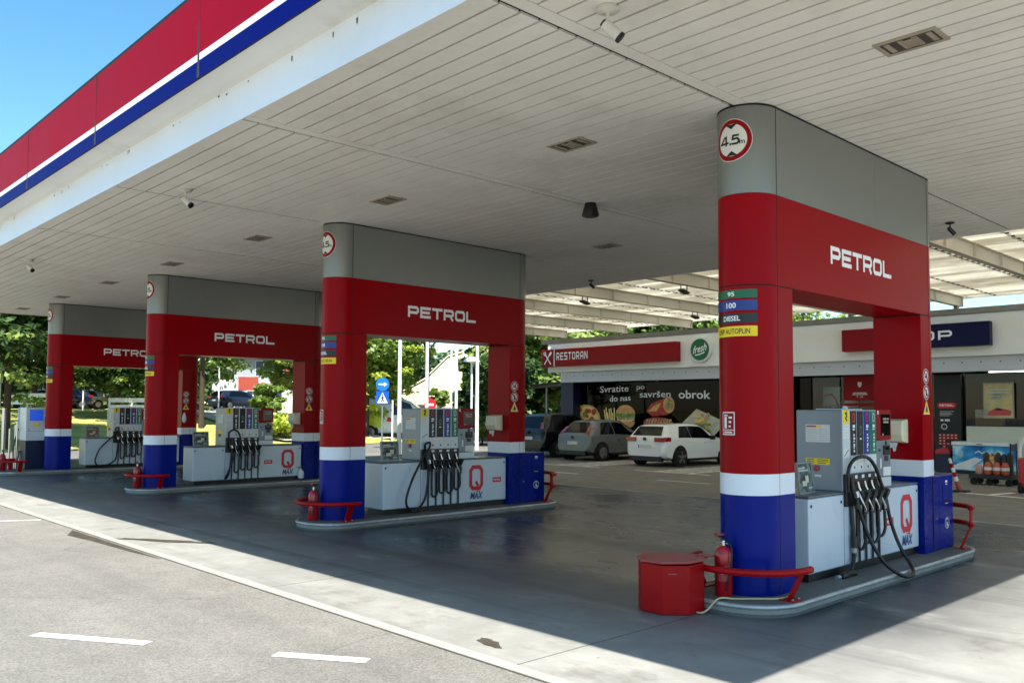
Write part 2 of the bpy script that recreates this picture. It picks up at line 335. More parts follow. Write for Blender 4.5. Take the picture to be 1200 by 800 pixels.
# ------------------------------------------------------------------ mesh helpers
ORG = {}
class MB:
    def __init__(s): s.v = []; s.f = []; s.m = []; s.mats = []
    def mi(s, mat):
        if mat not in s.mats: s.mats.append(mat)
        return s.mats.index(mat)
    def add(s, vs, fs, mat):
        k = len(s.v); i = s.mi(mat)
        s.v += [tuple(p) for p in vs]
        for f in fs: s.f.append(tuple(a+k for a in f)); s.m.append(i)
        return s
    def box(s, x0, x1, y0, y1, z0, z1, mat):
        vs = [(x0, y0, z0), (x1, y0, z0), (x1, y1, z0), (x0, y1, z0), (x0, y0, z1), (x1, y0, z1), (x1, y1, z1), (x0, y1, z1)]
        return s.add(vs, [(0, 3, 2, 1), (4, 5, 6, 7), (0, 1, 5, 4), (1, 2, 6, 5), (2, 3, 7, 6), (3, 0, 4, 7)], mat)
    def obox(s, c, ax, ay, az, mat):
        """oriented box, half-axes given as vectors"""
        c, ax, ay, az = map(Vector, (c, ax, ay, az))
        vs = [c+ax*i+ay*j+az*k for k in (-1, 1) for i, j in ((-1, -1), (1, -1), (1, 1), (-1, 1))]
        return s.add(vs, [(0, 3, 2, 1), (4, 5, 6, 7), (0, 1, 5, 4), (1, 2, 6, 5), (2, 3, 7, 6), (3, 0, 4, 7)], mat)
    def prism(s, poly, z0, z1, mat, caps=True):
        n = len(poly)
        vs = [(x, y, z0) for x, y in poly]+[(x, y, z1) for x, y in poly]
        fs = [(i, (i+1) % n, n+(i+1) % n, n+i) for i in range(n)]
        if caps: fs += [tuple(range(n-1, -1, -1)), tuple(range(n, 2*n))]
        return s.add(vs, fs, mat)
    def extr(s, pts, vec, mat):
        """planar polygon of 3-D points extruded along vec"""
        n = len(pts); vec = Vector(vec)
        vs = [Vector(p) for p in pts]+[Vector(p)+vec for p in pts]
        fs = [(i, (i+1) % n, n+(i+1) % n, n+i) for i in range(n)]+[tuple(range(n-1, -1, -1)), tuple(range(n, 2*n))]
        return s.add(vs, fs, mat)
    def tube(s, path, r, mat, n=8, closed=False, caps=True, r2=None):
        P = [Vector(p) for p in path]; k = len(P); vs = []; fs = []; prev = None
        for i in range(k):
            if closed: t = (P[(i+1) % k]-P[i-1]).normalized()
            else: t = (P[min(i+1, k-1)]-P[max(i-1, 0)]).normalized()
            if prev is None:
                a = Vector((0, 0, 1)) if abs(t.z) < .9 else Vector((1, 0, 0)); u = t.cross(a).normalized()
            else: u = (prev-t*prev.dot(t)).normalized()
            prev = u; w = t.cross(u); rr = r if r2 is None else r+(r2-r)*i/max(1, k-1)
            vs += [P[i]+(u*math.cos(q*2*math.pi/n)+w*math.sin(q*2*math.pi/n))*rr for q in range(n)]
        for i in range(k if closed else k-1):
            j = (i+1) % k
            fs += [(i*n+q, i*n+(q+1) % n, j*n+(q+1) % n, j*n+q) for q in range(n)]
        if caps and not closed: fs += [tuple(range(n-1, -1, -1)), tuple((k-1)*n+q for q in range(n))]
        return s.add(vs, fs, mat)
    def lathe(s, c, prof, mat, n=20, axis='z'):
        vs = []; fs = []; k = len(prof)
        for r, h in prof:
            for q in range(n):
                a = q*2*math.pi/n; x, y = r*math.cos(a), r*math.sin(a)
                p = {'z': (x, y, h), 'x': (h, x, y), 'y': (y, h, x)}[axis]
                vs.append((c[0]+p[0], c[1]+p[1], c[2]+p[2]))
        for i in range(k-1): fs += [(i*n+q, i*n+(q+1) % n, (i+1)*n+(q+1) % n, (i+1)*n+q) for q in range(n)]
        fs += [tuple(range(n-1, -1, -1)), tuple((k-1)*n+q for q in range(n))]
        return s.add(vs, fs, mat)
    def grid(s, fn, nu, nv, mat):
        vs = [fn(i/nu, j/nv) for j in range(nv+1) for i in range(nu+1)]
        fs = [(j*(nu+1)+i, j*(nu+1)+i+1, (j+1)*(nu+1)+i+1, (j+1)*(nu+1)+i) for j in range(nv) for i in range(nu)]
        return s.add(vs, fs, mat)
    def poly(s, pts, mat): return s.add(pts, [tuple(range(len(pts)))], mat)
    def build(s, name, parent=None, smooth=False, bevel=0., segs=2, auto=40, raw=False):
        me = bpy.data.meshes.new(name)
        o0 = ORG.get(parent.name, Vector((0, 0, 0))) if parent is not None and not raw else Vector((0, 0, 0))
        me.from_pydata([(a-o0.x, b-o0.y, c-o0.z) for a, b, c in s.v], [], s.f)
        for mt in s.mats: me.materials.append(MATS[mt])
        me.polygons.foreach_set('material_index', s.m)
        if smooth:
            me.polygons.foreach_set('use_smooth', [True]*len(me.polygons))
        me.validate(); me.update()
        if smooth and auto: 
            try: me.set_sharp_from_angle(angle=R(auto))
            except Exception: pass
        o = bpy.data.objects.new(name, me); COL.objects.link(o)
        if parent is not None:
            o.parent = parent
            if not raw: ORG[o.name] = ORG.get(parent.name, Vector((0, 0, 0)))
        if bevel > 0:
            b = o.modifiers.new('bevel', 'BEVEL'); b.width = bevel; b.segments = segs; b.limit_method = 'ANGLE'; b.angle_limit = R(40)
            b.harden_normals = False
        return o

def thing(name, label, cat, loc=(0, 0, 0), group=None, rz=0.):
    o = bpy.data.objects.new(name, None); COL.objects.link(o); o.location = loc; o.empty_display_size = .2
    o.rotation_euler = (0, 0, rz)
    ORG[o.name] = Vector(loc)
    o['label'] = label; o['category'] = cat
    if group: o['group'] = group
    return o
def tag(o, label=None, cat=None, group=None, kind=None):
    if label: o['label'] = label
    if cat: o['category'] = cat
    if group: o['group'] = group
    if kind: o['kind'] = kind
    return o
def settle(o, loc):
    """move a single-mesh thing's origin to loc without moving its shape"""
    d = Vector(loc)
    o.data.transform(Matrix.Translation(-d)); o.location = d
    return o
def copy_tree(o, parent=None):
    c = o.copy(); COL.objects.link(c)
    if parent is not None: c.parent = parent
    ORG[c.name] = ORG.get(o.name, Vector((0, 0, 0)))
    for ch in [k for k in bpy.data.objects if k.parent == o]: copy_tree(ch, c)
    return c
def dup(o, delta, label, group=None):
    c = copy_tree(o); c.location = o.location+Vector(delta); ORG[c.name] = Vector(c.location); c['label'] = label
    if group: c['group'] = group
    return c
def kids(o, name): return [k for k in bpy.data.objects if k.parent == o and k.name.split('.')[0] == name]

# ------------------------------------------------------------------ lettering
def stroke_poly(pl, t, closed=False):
    """offset a 2-D polyline to a mitred ribbon -> quads"""
    n = len(pl); L_ = []; R_ = []
    P = [Vector(p) for p in pl]
    for i in range(n):
        if closed: a = P[i]-P[i-1]; b = P[(i+1) % n]-P[i]
        else:
            a = P[i]-P[i-1] if i > 0 else P[1]-P[0]; b = P[i+1]-P[i] if i < n-1 else P[i]-P[i-1]
        a = a.normalized(); b = b.normalized()
        na = Vector((-a.y, a.x)); nb = Vector((-b.y, b.x)); m = (na+nb)
        m = m/max(.35, m.length_squared)*2 if m.length_squared > 1e-6 else na
        L_.append(P[i]+m*t/2); R_.append(P[i]-m*t/2)
    vs = L_+R_; k = n if closed else n-1
    return vs, [(i, (i+1) % n, n+(i+1) % n, n+i) for i in range(k)]
def fine(pl, step=.018):
    out = []
    for a, b in zip(pl[:-1], pl[1:]):
        a, b = Vector(a), Vector(b); n = max(1, int((b-a).length/step)+1)
        out += [tuple(a+(b-a)*k/n) for k in range(n)]
    return out+[tuple(pl[-1])]
def wide_text(txt, t=.2, w=1.15, gap=.2, sq=.0):
    """squarish extended capitals as ribbons; returns verts(u,v) with cap height 1, faces, total width"""
    h = t/2; vs = []; fs = []; x = 0.
    x1 = w-h; c = .14
    G = {
        'P': [([(h, 0), (h, 1-h), (x1-c, 1-h), (x1, 1-h-c), (x1, .42+c), (x1-c, .42), (t, .42)], 0)],
        'R': [([(h, 0), (h, 1-h), (x1-c, 1-h), (x1, 1-h-c), (x1, .42+c), (x1-c, .42), (t, .42)], 0), ([(x1-.28, .42-h), (x1, 0)], 0)],
        'E': [([(x1+h, 1-h), (h, 1-h), (h, h), (x1+h, h)], 0), ([(t, .5), (x1, .5)], 0)],
        'T': [([(0, 1-h), (w, 1-h)], 0), ([(w/2, 1-t), (w/2, 0)], 0)],
        'O': [([(h, c+h), (h, 1-h-c), (h+c, 1-h), (x1-c, 1-h), (x1, 1-h-c), (x1, h+c), (x1-c, h), (h+c, h)], 1)],
        'L': [([(h, 1), (h, h), (x1+h, h)], 0)],
        'S': [([(x1+h, 1-h), (h, 1-h), (h, .5), (x1, .5), (x1, h), (0, h)], 0)],
        'H': [([(h, 0), (h, 1)], 0), ([(x1, 0), (x1, 1)], 0), ([(t, .5), (x1-h, .5)], 0)],
        'A': [([(h, 0), (h, 1-h-c), (h+c, 1-h), (x1-c, 1-h), (x1, 1-h-c), (x1, 0)], 0), ([(t, .4), (x1-h, .4)], 0)],
        'N': [([(h, 0), (h, 1)], 0), ([(x1, 0), (x1, 1)], 0), ([(t, 1-h*1.2), (x1-h, h*1.2)], 0)],
    }
    for ch in txt:
        if ch == ' ': x += w*.6; continue
        for pl, cl in G[ch]:
            v, f = stroke_poly(pl, t, bool(cl)); k = len(vs)
            vs += [(p.x+x, p.y) for p in v]; fs += [tuple(a+k for a in q) for q in f]
        x += w+gap
    return vs, fs, x-gap
_FC = {}
def font_text(txt, bold=.0, shear=0.):
    key = (txt, bold, shear)
    if key in _FC: return _FC[key]
    cu = bpy.data.curves.new('txt', 'FONT'); cu.body = txt; cu.size = 1; cu.offset = bold; cu.shear = shear; cu.resolution_u = 3
    ob = bpy.data.objects.new('txt', cu); COL.objects.link(ob)
    bpy.context.view_layer.update()
    me = bpy.data.meshes.new_from_object(ob.evaluated_get(bpy.context.evaluated_depsgraph_get()))
    vs = [(v.co.x, v.co.y) for v in me.vertices]; fs = [tuple(p.vertices) for p in me.polygons]
    bpy.data.objects.remove(ob); bpy.data.curves.remove(cu); bpy.data.meshes.remove(me)
    x0 = min(v[0] for v in vs); w = max(v[0] for v in vs)-x0
    vs = [((a-x0)/.69, b/.69) for a, b in vs]        # cap height 1
    _FC[key] = (vs, fs, w/.69); return _FC[key]
def put(mb, text, fn, mat, height, width=None, center=True):
    """text = (verts, faces, width) scaled to cap height (and width) and mapped by fn(u, v)"""
    vs, fs, w = text; kx = (width/w) if width else height
    off = -w*kx/2 if center else 0
    mb.add([fn(a*kx+off, b*height) for a, b in vs], fs, mat)
def plane_x(x, y0, z0): return lambda u, v: (x, y0+u, z0+v)          # face looking to +x
def plane_y(y, x0, z0): return lambda u, v: (x0+u, y, z0+v)          # face looking to -y
def disc(mb, fn, r, mat, n=24, rx=None):
    mb.poly([fn((rx or r)*math.cos(k*2*math.pi/n), r*math.sin(k*2*math.pi/n)) for k in range(n)], mat)
def ring(mb, fn, r0, r1, mat, n=28):
    vs = [fn(r*math.cos(k*2*math.pi/n), r*math.sin(k*2*math.pi/n)) for r in (r0, r1) for k in range(n)]
    mb.add(vs, [(k, (k+1) % n, n+(k+1) % n, n+k) for k in range(n)], mat)
def rect(mb, fn, u0, u1, v0, v1, mat, nu=1):
    mb.add([fn(u0+(u1-u0)*i/nu, v) for v in (v0, v1) for i in range(nu+1)], [(i, i+1, nu+2+i, nu+1+i) for i in range(nu)], mat)

# ================================================================== SETTING: ground
def sheet(name, pts, z, mat, kind='structure'):
    m = MB(); m.poly([(x, y, z) for x, y in pts], mat); o = m.build(name); tag(o, kind=kind); return o
sheet('ground', [(-400, -200), (200, -200), (200, 400), (-400, 400)], 0, 'lot_asphalt')
sheet('road', [(-33, -15), (12, -15), (12, -2.97), (-33, -2.97)], .003, 'asphalt')
sheet('parking_lot', [(-33, 7.87), (14, 7.87), (14, 21.5), (-33, 21.5)], .004, 'lot_asphalt')
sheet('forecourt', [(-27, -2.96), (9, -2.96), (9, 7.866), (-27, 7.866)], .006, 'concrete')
pmat('kerb_strip', (168, 162, 148), .75, var=.08, scale=2, bump=.2, dirt=.35, dirtcol=(140, 132, 118))
m = MB(); 
for k in range(36):
    m.box(-27+k, -27+k+.99, -3.07, -2.963, -.05, .012, 'kerb_strip')
tag(m.build('kerb_strip', bevel=.004), kind='structure')
m = MB(); m.box(-27, 9, -3.09, -3.072, -.05, .006, 'oil_stain'); tag(m.build('drain_joint'), kind='structure')
m = MB(); m.box(-27, 9, 7.868, 7.93, -.05, .012, 'kerb_strip'); tag(m.build('kerb_strip'), kind='structure')
# painted markings
def line(x0, y0, x1, y1, w, z, name='road_marking', mat='white_line'):
    d = Vector((x1-x0, y1-y0)).normalized(); n = Vector((-d.y, d.x))*w/2
    return sheet(name, [(x0+n.x, y0+n.y), (x0-n.x, y0-n.y), (x1-n.x, y1-n.y), (x1+n.x, y1+n.y)], z, mat)
line(-3.2, -5.17, -2.34, -4.62, .115, .007); line(-1.44, -4.06, -.85, -3.66, .115, .007)
line(-5.5, -6.63, -4.2, -5.8, .13, .007); line(-7.9, -8.15, -6.6, -7.35, .13, .007)
line(-10.73, -3.14, -12.3, -6.3, .1, .007)
def stain(pts, z, mat='oil_stain', name='oil_stain'):
    return sheet(name, pts, z, mat)
def blob(cx, cy, a, b, rot=0., n=22, jit=.25):
    out = []
    for k in range(n):
        t = k*2*math.pi/n; q = 1+random.uniform(-jit, jit)
        x, y = a*q*math.cos(t), b*q*math.sin(t); out.append((cx+x*math.cos(rot)-y*math.sin(rot), cy+x*math.sin(rot)+y*math.cos(rot)))
    return out
stain([(-8.7, -3.34), (-7.9, -3.26), (-6.75, -3.2), (-5.9, -3.125), (-6.6, -3.125), (-9.2, -3.125)], .007)
stain(blob(-7.3, -2.55, .85, .09, .55), .010); stain(blob(-.62, -2.72, .16, .06, -.2), .010)
# parking bay lines and hatching by the shop
line(-15.4, 10.75, -11.9, 10.75, .12, .008, mat='lot_line'); line(-2.75, 13.1, -.2, 12.55, .14, .008, mat='lot_line'); line(-2.1, 13.05, -1.9, 13.9, .14, .010, mat='lot_line')
line(-9.2, 10.75, -7.6, 10.75, .1, .008)
for bx in (-14.55, -10.6):
    line(bx-.55, 13.2, bx-.55, 18.2, .1, .008); line(bx+.65, 13.2, bx+.65, 18.2, .12, .008, mat='lot_line'); line(bx-1.2, 13.15, bx+1.4, 13.15, .12, .010, mat='lot_line')
    for k in range(11): line(bx-.48, 13.3+k*.45, bx+.58, 13.6+k*.45, .17, .012, mat='lot_line')
line(-18.6, 13.3, -18.6, 18.2, .1, .008)
sheet('shop_pavement', [(-24, 19.0), (14, 19.0), (14, 24), (-24, 24)], .008, 'pavement')

# rising lawn beyond the station with the road along its top
def sm(a, b, x): t = min(1, max(0, (x-a)/(b-a))); return t*t*(3-2*t)
def terrain(x, y): return 1.62*sm(-35, -52, x) * (1-sm(21, 29, y)) if x < -35 else 0.
m = MB()
m.grid(lambda u, v: (-34.5-110*u, -60+88*v, terrain(-34.5-110*u, -60+88*v)+.02+.05*math.sin(9*u+31*v)*u), 60, 50, 'grass')
tag(m.build('lawn', smooth=True), kind='structure')
m = MB()
def strip(x0, x1, y0, y1, dz, mat, mb):
    mb.grid(lambda u, v: (x0+(x1-x0)*u, y0+(y1-y0)*v, terrain(x0+(x1-x0)*u, y0+(y1-y0)*v)+dz), 4, 40, mat)
strip(-63.5, -56, -60, 27.6, .12, 'asphalt', m); tag(m.build('road', smooth=True), kind='structure')
m = MB(); strip(-55.9, -52.5, -60, 27.6, .16, 'pavement', m); tag(m.build('pavement', smooth=True), kind='structure')
m = MB()
m.grid(lambda u, v: (-50+14*u, 15+7*v, max(terrain(-50+14*u, 15+7*v), 0)+.14), 10, 6, 'pavement'); tag(m.build('path', smooth=True), kind='structure')
m = MB()
m.grid(lambda u, v: (-40+7*u, 17+4*v, .03+.3*math.sin(3.14*v)*math.sin(3.14*u)), 6, 4, 'grass'); tag(m.build('lawn', smooth=True), kind='structure')
sheet('road', [(-60, 22), (-33, 22), (-20, 36), (-30, 46), (-60, 46)], .02, 'asphalt')
sheet('pavement', [(-60, 46.1), (-22, 46.1), (-22, 49), (-60, 49)], .03, 'pavement')
sheet('lawn', [(-90, 49.1), (-20, 49.1), (-20, 90), (-90, 90)], .03, 'grass')

# ================================================================== CANOPY
XL, XR, YF, YB, ZS = -24.72, 3.56, -3.42, 7.52, 4.59
cp = thing('fuel_canopy', 'large flat canopy over the pumps with red white and blue fascia and white plank soffit', 'canopy', (-10.6, 2, ZS))
m = MB(); pw = .2
ny = int((YB-YF)/pw)
seams = [XR-.02-.0-3.53*k for k in range(9)]
for k in range(8):
    xa, xb = seams[k+1]+.024, seams[k]-.024
    for j in range(ny+1):
        y0 = YF+.02+j*pw; y1 = min(YB-.01, y0+pw-.022)
        if y1-y0 < .03: continue
        dz = random.uniform(-.0015, .0015)
        if k == 0 or k == 1: m.box(xa+.13, xb, y0, y1, ZS+dz, ZS+.02+dz, 'soffit')
        else: m.box(xa, xb, y0, y1, ZS+dz, ZS+.02+dz, 'soffit')
    if k in (0, 1): m.box(xa, xa+.122, YF+.02, YB-.01, ZS-.003, ZS+.02, 'soffit')
m.build('soffit', cp)
m = MB(); m.box(XL, XR, YF+.01, YB, ZS+.03, ZS+.05, 'dark_gap'); m.build('soffit_backing', cp)
# gutter beam: lower face, ledge out to the fascia
m = MB(); OUT = .3; ZG = 5.0
def rim(a0, z0, a1, z1, mat, mb):
    """vertical or horizontal band round the canopy, offsets a0..a1 outside its edge"""
    q = lambda a, z: [(XL-a, YF-a, z), (XR+a, YF-a, z), (XR+a, YB+a*.2, z), (XL-a, YB+a*.2, z)]
    A, B = q(a0, z0), q(a1, z1)
    mb.add(A+B, [(k, (k+1) % 4, 4+(k+1) % 4, 4+k) for k in range(4)], mat)
rim(-.02, ZS-.012, 0, ZS-.012, 'gutter', m); rim(0, ZS-.012, 0, ZG-.05, 'gutter_face', m); rim(0, ZG-.05, .03, ZG-.03, 'gutter', m); rim(.03, ZG-.03, OUT-.012, ZG+.0, 'gutter', m); rim(OUT-.012, ZG, OUT-.012, ZG+.06, 'gutter', m)
for k in range(70):
    x = random.uniform(XL, XR); w = random.uniform(.006, .022); z = ZG-.075+random.uniform(-.02, .02); h = random.choice((.01, .014, .02, .05))
    m.poly([(x-w, YF-.003, z), (x+w, YF-.003, z+.004), (x+w*.5, YF-.003, z-h), (x-w*.6, YF-.003, z-h*.8)], 'oil_stain')
m.build('gutter_beam', cp)
m = MB()
z1, z2, z3, z4, z5 = ZG-.012, ZG+.165, ZG+.235, ZG+.86, ZG+.9
for a, b, mt in ((z1, z2, 'fascia_blue'), (z2, z3, 'fascia_white'), (z3, z4, 'fascia_red'), (z4, z5, 'seam')):
    rim(OUT, a, OUT, b, mt, m)
rim(OUT, z5, OUT-.06, z5, 'seam', m); rim(OUT-.06, z5, OUT-.06, ZG+.5, 'gutter', m)
rim(OUT, z1, OUT-.02, z1, 'seam', m)
x = XL-.1
while x < XR:
    m.box(x, x+.012, YF-OUT-.004, YF-OUT+.01, z1, z4, 'seam')
    m.poly([(x-.02, YF-OUT-.002, z1+.01), (x+.035, YF-OUT-.002, z1+.01), (x+.02, YF-OUT-.002, z1+.4), (x+.012, YF-OUT-.002, z4-.03), (x, YF-OUT-.002, z4-.03), (x-.012, YF-OUT-.002, z1+.3)], 'oil_stain'); x += 3.0
m.build('fascia', cp)
m = MB(); m.box(XL-.25, XR+.25, YF-.25, YB, ZG+.5, ZG+.53, 'gutter'); m.build('roof', cp)
# recessed canopy lights
m = MB()
def canopy_light():
    t = thing('canopy_light', '', 'ceiling light', (1.72, -.53, ZS), 'recessed lights in the canopy soffit')
    x0, x1, y0, y1 = 1.72-.235, 1.72+.235, -.53-.15, -.53+.15
    f = MB()
    f.box(x0, x1, y0, y0+.035, ZS-.012, ZS+.015, 'lamp_frame'); f.box(x0, x1, y1-.035, y1, ZS-.012, ZS+.015, 'lamp_frame')
    f.box(x0, x0+.035, y0+.036, y1-.036, ZS-.012, ZS+.015, 'lamp_frame'); f.box(x1-.035, x1, y0+.036, y1-.036, ZS-.012, ZS+.015, 'lamp_frame')
    f.build('frame', t, bevel=.003)
    f = MB(); f.box(x0+.035, x1-.035, y0+.035, y1-.035, ZS-.005, ZS-.002, 'lamp_dark'); f.build('reflector', t)
    f = MB()
    for k in range(4):
        xx = x0+.06+k*.105; f.box(xx, xx+.04, y0+.06, y1-.06, ZS-.010, ZS-.0055, 'lamp_frame')
    f.box(1.72-.05, 1.72+.07, y0+.07, y1-.07, ZS-.012, ZS-.0105, 'lamp_glass'); f.build('louvre', t)
    return t
cl = canopy_light(); cl['label'] = 'large rusty recessed light in the soffit to the right of the foreground column top'
for i, (x, y, lb) in enumerate([(-1.81, -.51, 'recessed light in the soffit left of the nearest 4.5 m sign'),
        (-5.2, -.48, 'recessed light in the soffit just above and right of the second column top'),
        (-8.86, -.51, 'recessed light in the soffit above the second column, left of its top'), (-12.4, -.51, 'recessed light in the soffit to the right of the third column top'),
        (-15.92, -.51, 'recessed light in the soffit to the left of the third column top'), (-19.4, -.5, 'recessed light in the soffit between the third and fourth columns'), (-23.0, -.5, 'leftmost and farthest recessed light in the soffit, beyond the fourth column'),
        (-5.22, 4.09, 'small recessed light in the deep soffit between the two nearest portals')]):
    dup(cl, (x-1.72, y+.53, 0), lb)

def soffit_camera(x, y, a, label, s=1., dark=False):
    t = thing('security_camera', label, 'camera', (x, y, ZS), 'cameras under the canopy soffit')
    mt = 'dark_plastic' if dark else 'cam_white'
    f = MB(); f.lathe((x, y, ZS-.05*s), [(.1*s, .049*s), (.105*s, .02*s), (.05*s, 0)], mt, 18); f.tube([(x, y, ZS-.05*s), (x, y, ZS-.13*s)], .018*s, mt); f.build('mount', t, smooth=True)
    d = Vector((math.cos(a), math.sin(a), -.9)).normalized(); c = Vector((x, y, ZS-.17*s))
    f = MB(); f.tube([c-d*.04*s, c+d*.13*s], .05*s, mt, 16); f.tube([c-d*.06*s, c-d*.041*s], .035*s, 'black', 12); f.build('housing', t, smooth=True)
    f = MB(); f.tube([c+d*.131*s, c+d*.16*s], .051*s, 'black', 16); f.build('lens', t, smooth=True)
    return t
soffit_camera(.47, -2.62, R(45), 'nearest white cylinder camera, hanging from the soffit beside the wide joint strip', .8)
soffit_camera(-6.57, -2.68, R(30), 'white camera hanging below the soffit by the canopy edge, left of the second column', .8)
soffit_camera(-13.86, -2.65, R(30), 'far white camera hanging below the soffit by the canopy edge at the left', .8)
soffit_camera(-.43, 6.3, R(60), 'dark camera hanging from the rear edge of the soffit behind the foreground portal', .62, True)
soffit_camera(-8.0, 6.85, R(60), 'small dark camera under the rear soffit edge behind the second portal', .6, True)
t = thing('loudspeaker', 'black tapered loudspeaker hanging from the soffit between the two nearest portals', 'loudspeaker', (-3.4, 1.6, ZS))
f = MB(); f.lathe((-3.4, 1.6, ZS-.18), [(.11, 0), (.118, .02), (.075, .179)], 'black', 20); f.build('housing', t, smooth=True)
f = MB(); f.lathe((-3.4, 1.6, ZS-.186), [(.098, 0), (.098, .0055)], 'dark_plastic', 20); f.build('grille', t)

# ================================================================== PORTALS
A_, E_ = .2815, .31; LY = 3.528; H2, H1 = 2.915, 3.757
W3, W4, ZI = 1.203, 1.011, .12
def front_arc(o=0., n=18): return [((A_+o)*math.cos(math.pi+math.pi*k/n), -(E_+o)*math.sin(math.pi*k/n)) for k in range(n+1)]
def back_arc(o=0., n=18): return [((A_+o)*math.cos(math.pi*k/n), LY+(E_+o)*math.sin(math.pi*k/n)) for k in range(n+1)]
def stadium(o=0.): return front_arc(o)+back_arc(o)
def front_leg(o=0.): return front_arc(o)+[(A_+o, .271+o*.0), (-A_-o, .271)]
def back_leg(o=0.): return [(-A_-o, 3.278), (A_+o, 3.278)]+back_arc(o)
def wrap(s, z, o=.003):
    """front curved end: arc length s from its middle, towards +x"""
    th = s/.296; return ((A_+o)*math.sin(th), -(E_+o)*math.cos(th), z)
pt = thing('portal_column', 'nearest red portal with grey top, white and blue bands and a 4.5 m limit sign, in the foreground', 'portal', (0, 1.76, ZI), 'red portals along the pump lanes')
f = MB(); f.prism(stadium(), H1+.003, ZS-.004, 'grey_panel'); f.prism(stadium(.002), ZS-.02, ZS-.003, 'seam')
f.build('top_cladding', pt, smooth=True, auto=30)
f = MB()
f.prism(stadium(), H2+.006, H1, 'red_panel'); f.build('beam', pt, smooth=True, auto=30)
f = MB()
for y in (0., LY):
    for sx in (1, -1):
        xa, xb = sorted((sx*(A_-.004), sx*(A_+.0015)))
        f.box(xa, xb, y-.004, y+.004, H1+.004, ZS-.022, 'seam'); f.box(xa, xb, y-.004, y+.004, H2+.007, H1, 'seam')
        f.box(xa, xb, y-.0035, y+.0035, ZI, H2-.008, 'seam')
xa = A_-.004
f.box(xa, A_+.0006, 2.1-.003, 2.1+.003, H1+.004, ZS-.022, 'grey_panel')
f.prism([(x*.985, y*.985+.0) for x, y in front_arc()]+[(A_*.985, .265), (-A_*.985, .265)], H2-.006, H2+.005, 'seam')
f.prism([(-A_*.985, 3.284), (A_*.985, 3.284)]+[(x*.985, (y-LY)*.985+LY) for x, y in back_arc()], H2-.006, H2+.005, 'seam')
f.build('panel_joint', pt)
for lf in (front_leg, back_leg):
    f = MB(); f.prism(lf(), W3, H2-.007, 'red_panel'); f.build('leg', pt, smooth=True, auto=30)
    f = MB(); f.prism(lf(.0015), W4, W3-.001, 'white_panel'); f.build('white_band', pt, smooth=True, auto=30)
    f = MB(); f.prism(lf(), ZI, W4-.001, 'blue_panel'); f.build('blue_base', pt, smooth=True, auto=30)
f = MB()
put(f, wide_text('PETROL', .24, 1.33, .17), plane_x(A_+.003, 1.76, 3.247), 'letter_white', .182, 1.435)
vs, fs, w_ = wide_text('PETROL', .24, 1.33, .17)
f.add([(-A_-.003, 1.76-(a*1.435/w_-.7175), 3.247+b*.182) for a, b in vs], fs, 'letter_white')
f.build('lettering', pt)
# clearance sign 4.5 m wrapped round the front
f = MB(); zc = 4.262
wr = lambda o: (lambda u, v: wrap(u+.01, zc+v, o))
def wdisc(mb, o, r, mat, n=32):
    # concentric rings so the disc follows the curve
    rs = [0, r*.35, r*.7, r]
    vs = [wr(o)(0, 0)]+[wr(o)(q*math.cos(k*2*math.pi/n), q*math.sin(k*2*math.pi/n)) for q in rs[1:] for k in range(n)]
    fs = [(0, 1+k, 1+(k+1) % n) for k in range(n)]
    for j in range(2): fs += [(1+j*n+k, 1+(j+1)*n+k, 1+(j+1)*n+(k+1) % n, 1+j*n+(k+1) % n) for k in range(n)]
    mb.add(vs, fs, mat)
wdisc(f, .004, .200, 'label_white'); wdisc(f, .0055, .193, 'sign_red'); wdisc(f, .007, .150, 'label_white')
for sg in (1, -1):
    us = [-.06+.12*k/12 for k in range(13)]
    f.add([wr(.0085)(u, sg*.146) for u in us]+[wr(.0085)(u, sg*(.146-max(0, .045*(1-abs(u)/.06)))) for u in us], [(k, k+1, 14+k, 13+k) for k in range(12)], 'black')
for pl in ([(.075, -.01), (.075, 1.0), (-.0, .95), (-.0, .0)][:0] or [(.09, 0), (.09, 1.)], [(.075, .93), (.005, .26)], [(-.01, .27), (.125, .27)]):
    v_, f_ = stroke_poly(fine([(a, b*.12) for a, b in pl]), .024); f.add([wr(.0085)(a.x*.78-.128, a.y*.78-.046) for a in v_], f_, 'black')
v_, f_ = stroke_poly([(0, 0), (.024, 0)], .026); f.add([wr(.0085)(a.x*.78-.02, a.y*.78-.037) for a in v_], f_, 'black')
v_, f_ = stroke_poly([(.095, .108), (.06, .108), (.02, .108), (.014, .066), (.075, .072), (.092, .05), (.088, .022), (.07, .01), (.0, .012)], .024); f.add([wr(.0085)(a.x*.78+.002, a.y*.78-.046) for a in v_], f_, 'black')
put(f, font_text('m', .012), lambda u, v: wr(.0085)(u+.104, v-.046), 'black', .048, .05)
f.build('clearance_sign', pt)
for txt, mat, tm, za, zb, wd in (('95', 'green', 'letter_white', 2.797, 2.874, .075), ('100', 'grade_blue', 'letter_white', 2.684, 2.778, .105), ('DIESEL', 'grade_black', 'letter_white', 2.568, 2.656, .185), ('UNP AUTOPLIN', 'yellow', 'black', 2.447, 2.541, .36)):
    f = MB(); rect(f, lambda u, v: wrap(u, v, .004), -.27, .235, za, zb, mat, 18)
    put(f, font_text(txt, .02 if mat != 'yellow' else .006), lambda u, v: wrap(u-.012, v+za+(zb-za)*.25, .006), tm, (zb-za)*.5, wd)
    o = f.build('grade_label', pt); o['label'] = {'95': 'green 95 label', '100': 'blue 100 label', 'DIESEL': 'black diesel label'}.get(txt, 'yellow autogas label')
